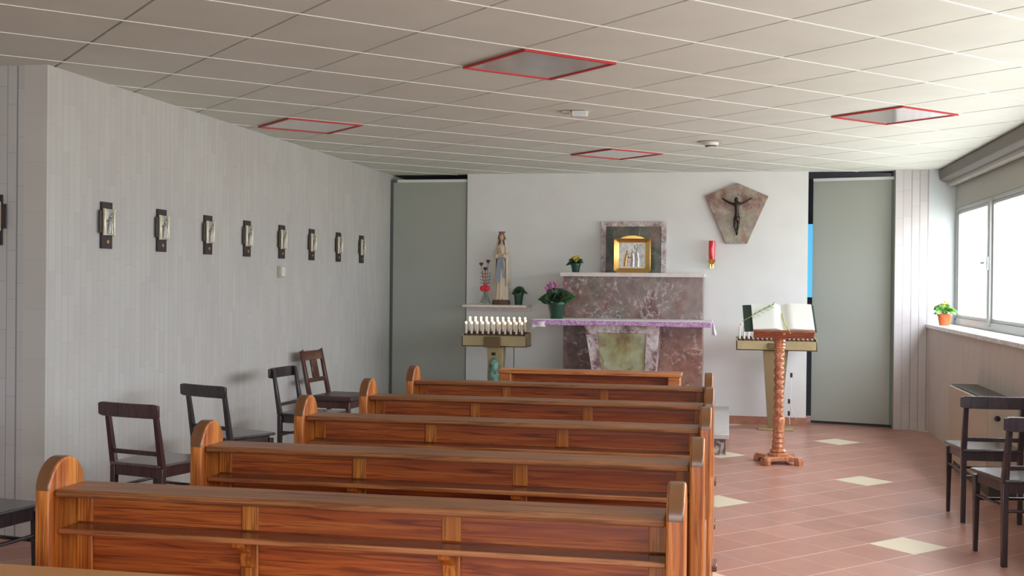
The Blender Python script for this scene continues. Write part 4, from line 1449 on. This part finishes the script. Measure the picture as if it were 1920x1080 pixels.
sd = thing('smoke_detector', 'round white smoke detector on the ceiling towards the altar', 'smoke detector', (-0.166, 9.45, ZC))
MB().lathe([(0.0, -0.0465), (0.03, -0.046), (0.038, -0.034), (0.062, -0.030), (0.066, -0.006), (0.0, -0.004)], n=28).build('housing', M['white_plastic'], sd)
MB().lathe([(0.039, -0.042), (0.045, -0.040), (0.045, -0.034), (0.039, -0.034)], n=28).build('vent_ring', M['grille'], sd)
MB().lathe([(0.0, -0.010), (0.10, -0.009), (0.105, -0.0035), (0.0, -0.0034)], n=28).build('base_plate', M['beige_metal'], sd)
el = thing('ceiling_sensor', 'small white box sensor on the ceiling between the red-framed panels', 'sensor', (-1.02, 7.66, ZC), YAW)
box('casing', M['white_plastic'], -0.055, 0.055, -0.05, 0.05, -0.042, -0.0035, el, 0.006)
box('mount', M['beige_metal'], -0.12, -0.065, -0.03, 0.03, -0.016, -0.0035, el, 0.002)
box('lens', M['column'], -0.04, 0.04, -0.052, -0.0505, -0.034, -0.012, el)


# ------------------------------------------------------------------ pews
def make_pew(label):
    r = thing('pew', label, 'pew', (-0.9825, 2.95, 0), 0, 'wooden pews in a row facing the altar')
    W = 0.835
    # end boards with rounded heads
    prof = [(-0.21, 0.0), (-0.21, 0.05), (-0.165, 0.075), (-0.165, 0.875)]
    for k in range(1, 16):
        a = PI - PI * k / 16
        prof.append((-0.08 + 0.085 * math.cos(a), 0.875 + 0.085 * math.sin(a)))
    prof += [(0.005, 0.875), (0.012, 0.68), (0.05, 0.635), (0.14, 0.615), (0.30, 0.61), (0.375, 0.60), (0.40, 0.57), (0.39, 0.53), (0.36, 0.50), (0.355, 0.42), (0.37, 0.075), (0.42, 0.05), (0.42, 0.0)]
    for s in (-1, 1):
        a, b = (W, W + 0.046) if s > 0 else (-W - 0.046, -W)
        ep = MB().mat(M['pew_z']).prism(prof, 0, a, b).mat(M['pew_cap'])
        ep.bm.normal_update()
        for f_ in ep.bm.faces:      # faces of the rounded head get a darker tone
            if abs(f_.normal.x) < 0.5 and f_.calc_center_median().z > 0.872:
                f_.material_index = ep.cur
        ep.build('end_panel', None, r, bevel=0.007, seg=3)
    # rounded top board
    MB().box(-W, W, -0.146, 0.01, 0.855, 0.876).build('top_board', M['pew_rail'], r, bevel=0.008, seg=3)
    # book ledge
    MB().box(-W, W, -0.118, -0.036, 0.750, 0.764).build('book_ledge', M['pew_ledge'], r, bevel=0.003)
    MB().box(-W, W, -0.128, -0.1185, 0.750, 0.766).build('ledge_lip', M['pew_lip'], r, bevel=0.004)
    # upper rail, panels, stiles, bottom rail
    box('back_rail', M['pew_x'], -W, W, -0.030, -0.006, 0.766, 0.855, r)
    xs = [-0.835, -0.310, 0.262, 0.835]
    for a, b in zip(xs, xs[1:]):
        box('back_panel', M['pew_x'], a, b, -0.026, -0.010, 0.16, 0.764, r)
    for k, (a, b) in enumerate(((-W, -W + 0.05), (-0.336, -0.284), (0.236, 0.288), (W - 0.05, W))):
        MB().box(a, b, -0.036, -0.026, 0.10, 0.749).box(a, b, -0.034, -0.026, 0.766, 0.854).build('stile', M['pew_z'], r, bevel=0.003)
    for x in (-0.310, 0.262):
        MB().prism([(-0.0365, 0.665), (-0.0365, 0.7495), (-0.112, 0.7495), (-0.108, 0.735), (-0.06, 0.71), (-0.05, 0.67)], 0, x - 0.018, x + 0.018).build('ledge_bracket', M['pew_z'], r, bevel=0.002)
    box('bottom_rail', M['pew_x'], -W, W, -0.030, -0.006, 0.09, 0.16, r)
    MB().box(-W, W, -0.005, 0.37, 0.425, 0.45).build('seat', M['pew_y'], r, bevel=0.008)
    box('seat_front', M['pew_x'], -W, W, 0.30, 0.322, 0.34, 0.425, r)
    # kneeler hung behind
    MB().box(-W - 0.02, W + 0.07, -0.40, -0.26, 0.15, 0.18).box(-W + 0.02, -W + 0.06, -0.39, -0.037, 0.10, 0.15).box(W - 0.06, W - 0.02, -0.39, -0.037, 0.10, 0.15)\
        .box(-W + 0.02, -W + 0.06, -0.39, -0.35, 0.0, 0.10).box(W - 0.06, W - 0.02, -0.39, -0.35, 0.0, 0.10).build('kneeler', M['pew_ledge'], r, bevel=0.006)
    return r


plabs = ['nearest wooden pew with rounded end panels, just past the tan table', 'wooden pew second from the camera, two black-framed wall chairs to its left',
         'middle wooden pew of the five, its left end in front of a dark chair', 'wooden pew fourth from the camera, brown padded chair beyond its left end', 'farthest rounded-end wooden pew, just behind the light front desk']
pew0 = make_pew(plabs[0])
for k, (dx, y) in enumerate(((0.028, 3.80), (0.036, 4.73), (0.034, 5.60), (0.016, 6.50))):
    o = copy_tree(pew0)
    o.location = (-0.9825 + dx, y, 0)
    o['label'] = plabs[k + 1]

# front prayer desk
fd = thing('prayer_desk', 'low light pine prayer desk in front of the foremost pew, before the altar', 'prayer desk', (-0.97, 7.95, 0))
MB().box(-0.65, 0.65, -0.06, 0.16, 0.806, 0.832).build('top_board', M['bench_light'], fd, bevel=0.006)
for s in (-1, 1):
    a, b = (0.555, 0.64) if s > 0 else (-0.64, -0.555)
    MB().box(a, b, -0.045, 0.14, 0.0, 0.806).build('side_board', M['bench_light'], fd, bevel=0.006)
box('back_board', M['pew_x'], -0.555, 0.555, 0.10, 0.12, 0.20, 0.806, fd)
box('inner_shelf', M['pew_ledge'], -0.555, 0.555, -0.03, 0.10, 0.62, 0.64, fd)
MB().box(-0.86, 0.895, -0.26, -0.12, 0.10, 0.14).box(-0.60, -0.56, -0.25, -0.045, 0.0, 0.10).box(0.56, 0.60, -0.25, -0.045, 0.0, 0.10).build('kneeler', M['pew_ledge'], fd, bevel=0.005)


# ------------------------------------------------------------------ chairs
def make_chair(name, label, mt, seat_mt, loc, rz, group='dark wooden side chairs'):
    r = thing(name, label, 'chair', loc, rz, group)
    for s in (-1, 1):
        x = s * 0.166
        # rear leg rises into the back post
        MB().hexa([(x - 0.014, -0.190, 0), (x + 0.014, -0.190, 0), (x + 0.014, -0.162, 0), (x - 0.014, -0.162, 0)],
                  [(x - 0.017, -0.192, 0.44), (x + 0.017, -0.192, 0.44), (x + 0.017, -0.158, 0.44), (x - 0.017, -0.158, 0.44)])\
            .hexa([(x - 0.017, -0.192, 0.44), (x + 0.017, -0.192, 0.44), (x + 0.017, -0.158, 0.44), (x - 0.017, -0.158, 0.44)],
                  [(x - 0.014, -0.246, 0.785), (x + 0.014, -0.246, 0.785), (x + 0.014, -0.226, 0.785), (x - 0.014, -0.226, 0.785)]).build('leg', mt, r, bevel=0.004)
    for s in (-1, 1):
        x = s * 0.172
        MB().hexa([(x - 0.011, 0.160, 0), (x + 0.011, 0.160, 0), (x + 0.011, 0.182, 0), (x - 0.011, 0.182, 0)],
                  [(x - 0.018, 0.150, 0.425), (x + 0.018, 0.150, 0.425), (x + 0.018, 0.186, 0.425), (x - 0.018, 0.186, 0.425)]).build('leg', mt, r, bevel=0.004)
    # curved top rail
    mb = MB()
    nx = 14
    prev = None
    rings = []
    for i in range(nx + 1):
        t = -1 + 2 * i / nx
        x = 0.206 * t
        y = -0.262 + 0.014 * t * t
        e = 1 - max(0, (abs(t) - 0.90) / 0.10) ** 2 * 0.2
        zc, hz = 0.752, 0.038 * e
        rings.append([mb.bm.verts.new(p) for p in ((x, y - 0.009, zc - hz), (x, y + 0.009, zc - hz), (x, y + 0.006, zc + hz), (x, y - 0.012, zc + hz))])
    for a, b in zip(rings, rings[1:]):
        for k in range(4):
            mb.bm.faces.new((a[k], a[(k + 1) % 4], b[(k + 1) % 4], b[k]))
    mb.bm.faces.new(rings[0])
    mb.bm.faces.new(rings[-1][::-1])
    mb.build('top_rail', mt, r, bevel=0.003)
    MB().box(-0.152, 0.152, -0.198, -0.184, 0.505, 0.530).build('back_bar', mt, r, bevel=0.003)
    # seat: trapezoid, slightly dished
    MB().prism([(-0.172, -0.20), (0.172, -0.20), (0.200, 0.19), (0.170, 0.205), (-0.170, 0.205), (-0.200, 0.19)], 2, 0.440, 0.458).build('seat', seat_mt, r, bevel=0.006)
    MB().box(-0.150, 0.150, -0.185, -0.165, 0.385, 0.440).box(-0.156, 0.156, 0.160, 0.180, 0.385, 0.440)\
        .hexa([(-0.178, 0.150, 0.385), (-0.160, 0.150, 0.385), (-0.143, -0.160, 0.385), (-0.161, -0.160, 0.385)], [(-0.178, 0.150, 0.44), (-0.160, 0.150, 0.44), (-0.143, -0.160, 0.44), (-0.161, -0.160, 0.44)])\
        .hexa([(0.160, 0.150, 0.385), (0.178, 0.150, 0.385), (0.161, -0.160, 0.385), (0.143, -0.160, 0.385)], [(0.160, 0.150, 0.44), (0.178, 0.150, 0.44), (0.161, -0.160, 0.44), (0.143, -0.160, 0.44)]).build('seat_frame', mt, r, bevel=0.002)
    for s in (-1, 1):
        MB().tube([(s * 0.166, -0.172, 0.315), (s * 0.172, 0.168, 0.315)], 0.009, 8).build('stretcher', mt, r)
    MB().tube([(-0.166, -0.175, 0.29), (0.166, -0.175, 0.29)], 0.009, 8).build('stretcher', mt, r)
    MB().tube([(-0.172, 0.17, 0.29), (0.172, 0.17, 0.29)], 0.009, 8).build('stretcher', mt, r)
    return r


rad = math.radians
chA = make_chair('side_chair', 'black wooden side chair in front of the heater, its back to the camera', M['chair_dark'], M['chair_seat'], (1.585, 7.545, 0), rad(3))


def place_chair(label, loc, rz, src=chA):
    o = copy_tree(src)
    o.location = loc
    o.rotation_euler = (0, 0, rz)
    o['label'] = label
    return o


place_chair('black wooden side chair cut off by the right edge, nearer than the other', (1.546, 6.45, 0), rad(11))
place_chair('black wooden side chair cut off by the left edge beside the nearest pew', (-3.205, 4.37, 0), rad(-8))
place_chair('black wooden side chair by the left wall behind the plum one', (-3.165, 6.86, 0), rad(-22))
place_chair('black wooden side chair sideways to the left wall, in front of the brown chair', (-3.11, 8.13, 0), rad(-97))
make_chair('side_chair', 'plum-brown wooden side chair by the left wall, left of the second pew', M['chair_plum'], M['chair_plum_seat'], (-3.10, 5.79, 0), rad(-13))

# the brown chair with slatted back and padded seat
bc = thing('padded_chair', 'brown chair with splat back and padded seat against the left wall', 'chair', (-3.31, 9.30, 0), rad(-97))
for s in (-1, 1):
    x = s * 0.175
    MB().hexa([(x - 0.016, -0.20, 0), (x + 0.016, -0.20, 0), (x + 0.016, -0.168, 0), (x - 0.016, -0.168, 0)], [(x - 0.018, -0.20, 0.43), (x + 0.018, -0.20, 0.43), (x + 0.018, -0.164, 0.43), (x - 0.018, -0.164, 0.43)])\
        .hexa([(x - 0.018, -0.20, 0.43), (x + 0.018, -0.20, 0.43), (x + 0.018, -0.164, 0.43), (x - 0.018, -0.164, 0.43)], [(x - 0.016, -0.285, 0.845), (x + 0.016, -0.285, 0.845), (x + 0.016, -0.262, 0.845), (x - 0.016, -0.262, 0.865)]).build('leg', M['chair_brown'], bc, bevel=0.004)
    MB().box(s * 0.19 - 0.018, s * 0.19 + 0.018, 0.165, 0.201, 0, 0.43).build('leg', M['chair_brown'], bc, bevel=0.004)


def back_y(z):
    return -0.182 - (z - 0.43) / 0.435 * 0.091


def slab_back(x0, x1, za, zb, name):
    MB().hexa([(x0, back_y(za) - 0.008, za), (x1, back_y(za) - 0.008, za), (x1, back_y(za) + 0.008, za), (x0, back_y(za) + 0.008, za)],
              [(x0, back_y(zb) - 0.008, zb), (x1, back_y(zb) - 0.008, zb), (x1, back_y(zb) + 0.008, zb), (x0, back_y(zb) + 0.008, zb)]).build(name, M['chair_brown'], bc, bevel=0.003)


slab_back(-0.158, 0.158, 0.765, 0.843, 'top_rail')
slab_back(-0.158, 0.158, 0.575, 0.612, 'lower_rail')
slab_back(-0.055, 0.055, 0.613, 0.764, 'back_splat')
MB().box(-0.195, 0.195, -0.195, 0.195, 0.37, 0.425).build('seat_frame', M['chair_brown'], bc, bevel=0.003)
MB().box(-0.212, 0.212, -0.165, 0.225, 0.425, 0.475).build('seat', M['vinyl'], bc, bevel=0.018, seg=4)

# ------------------------------------------------------------------ table edge at the lower left, heater
tt = thing('wooden_table', 'tan wooden table, only its far edge showing at the lower left', 'table', (-2.05, 2.12, 0))
MB().box(-0.95, 0.95, -0.36, 0.385, 0.72, 0.75).build('tabletop', M['table'], tt, bevel=0.006)
MB().box(-0.86, 0.86, 0.29, 0.31, 0.63, 0.72).box(-0.86, 0.86, -0.29, -0.27, 0.63, 0.72).build('apron', M['table'], tt)
for sx in (-1, 1):
    for sy_ in (-1, 1):
        MB().box(sx * 0.87 - 0.028, sx * 0.87 + 0.028, sy_ * 0.28 - 0.028, sy_ * 0.28 + 0.028, 0, 0.72).build('leg', M['table'], tt, bevel=0.004)

ht = thing('wall_heater', 'beige metal convector heater with dark top under the window sill', 'heater', (1.86, 8.95, 0))
MB().box(-0.11, 0.109, -0.68, 0.68, 0.08, 0.66).build('casing', M['heater_side'], ht, bevel=0.006)
MB().box(-0.09, 0.100, -0.66, 0.66, 0.6605, 0.672).build('top_grille', M['grille'], ht, bevel=0.002)
box('plinth', M['grille'], -0.08, 0.109, -0.64, 0.64, 0.0, 0.08, ht)
box('end_panel', M['beige_metal'], -0.100, 0.100, -0.688, -0.681, 0.10, 0.65, ht, 0.002)
kn = MB().lathe([(0, 0), (0.02, 0), (0.018, 0.02), (0, 0.022)], n=14, mtx=Matrix.Translation((-0.04, -0.69, 0.55)) @ Matrix.Rotation(PI / 2, 4, 'X'))
kn.build('thermostat_knob', M['black'], ht)
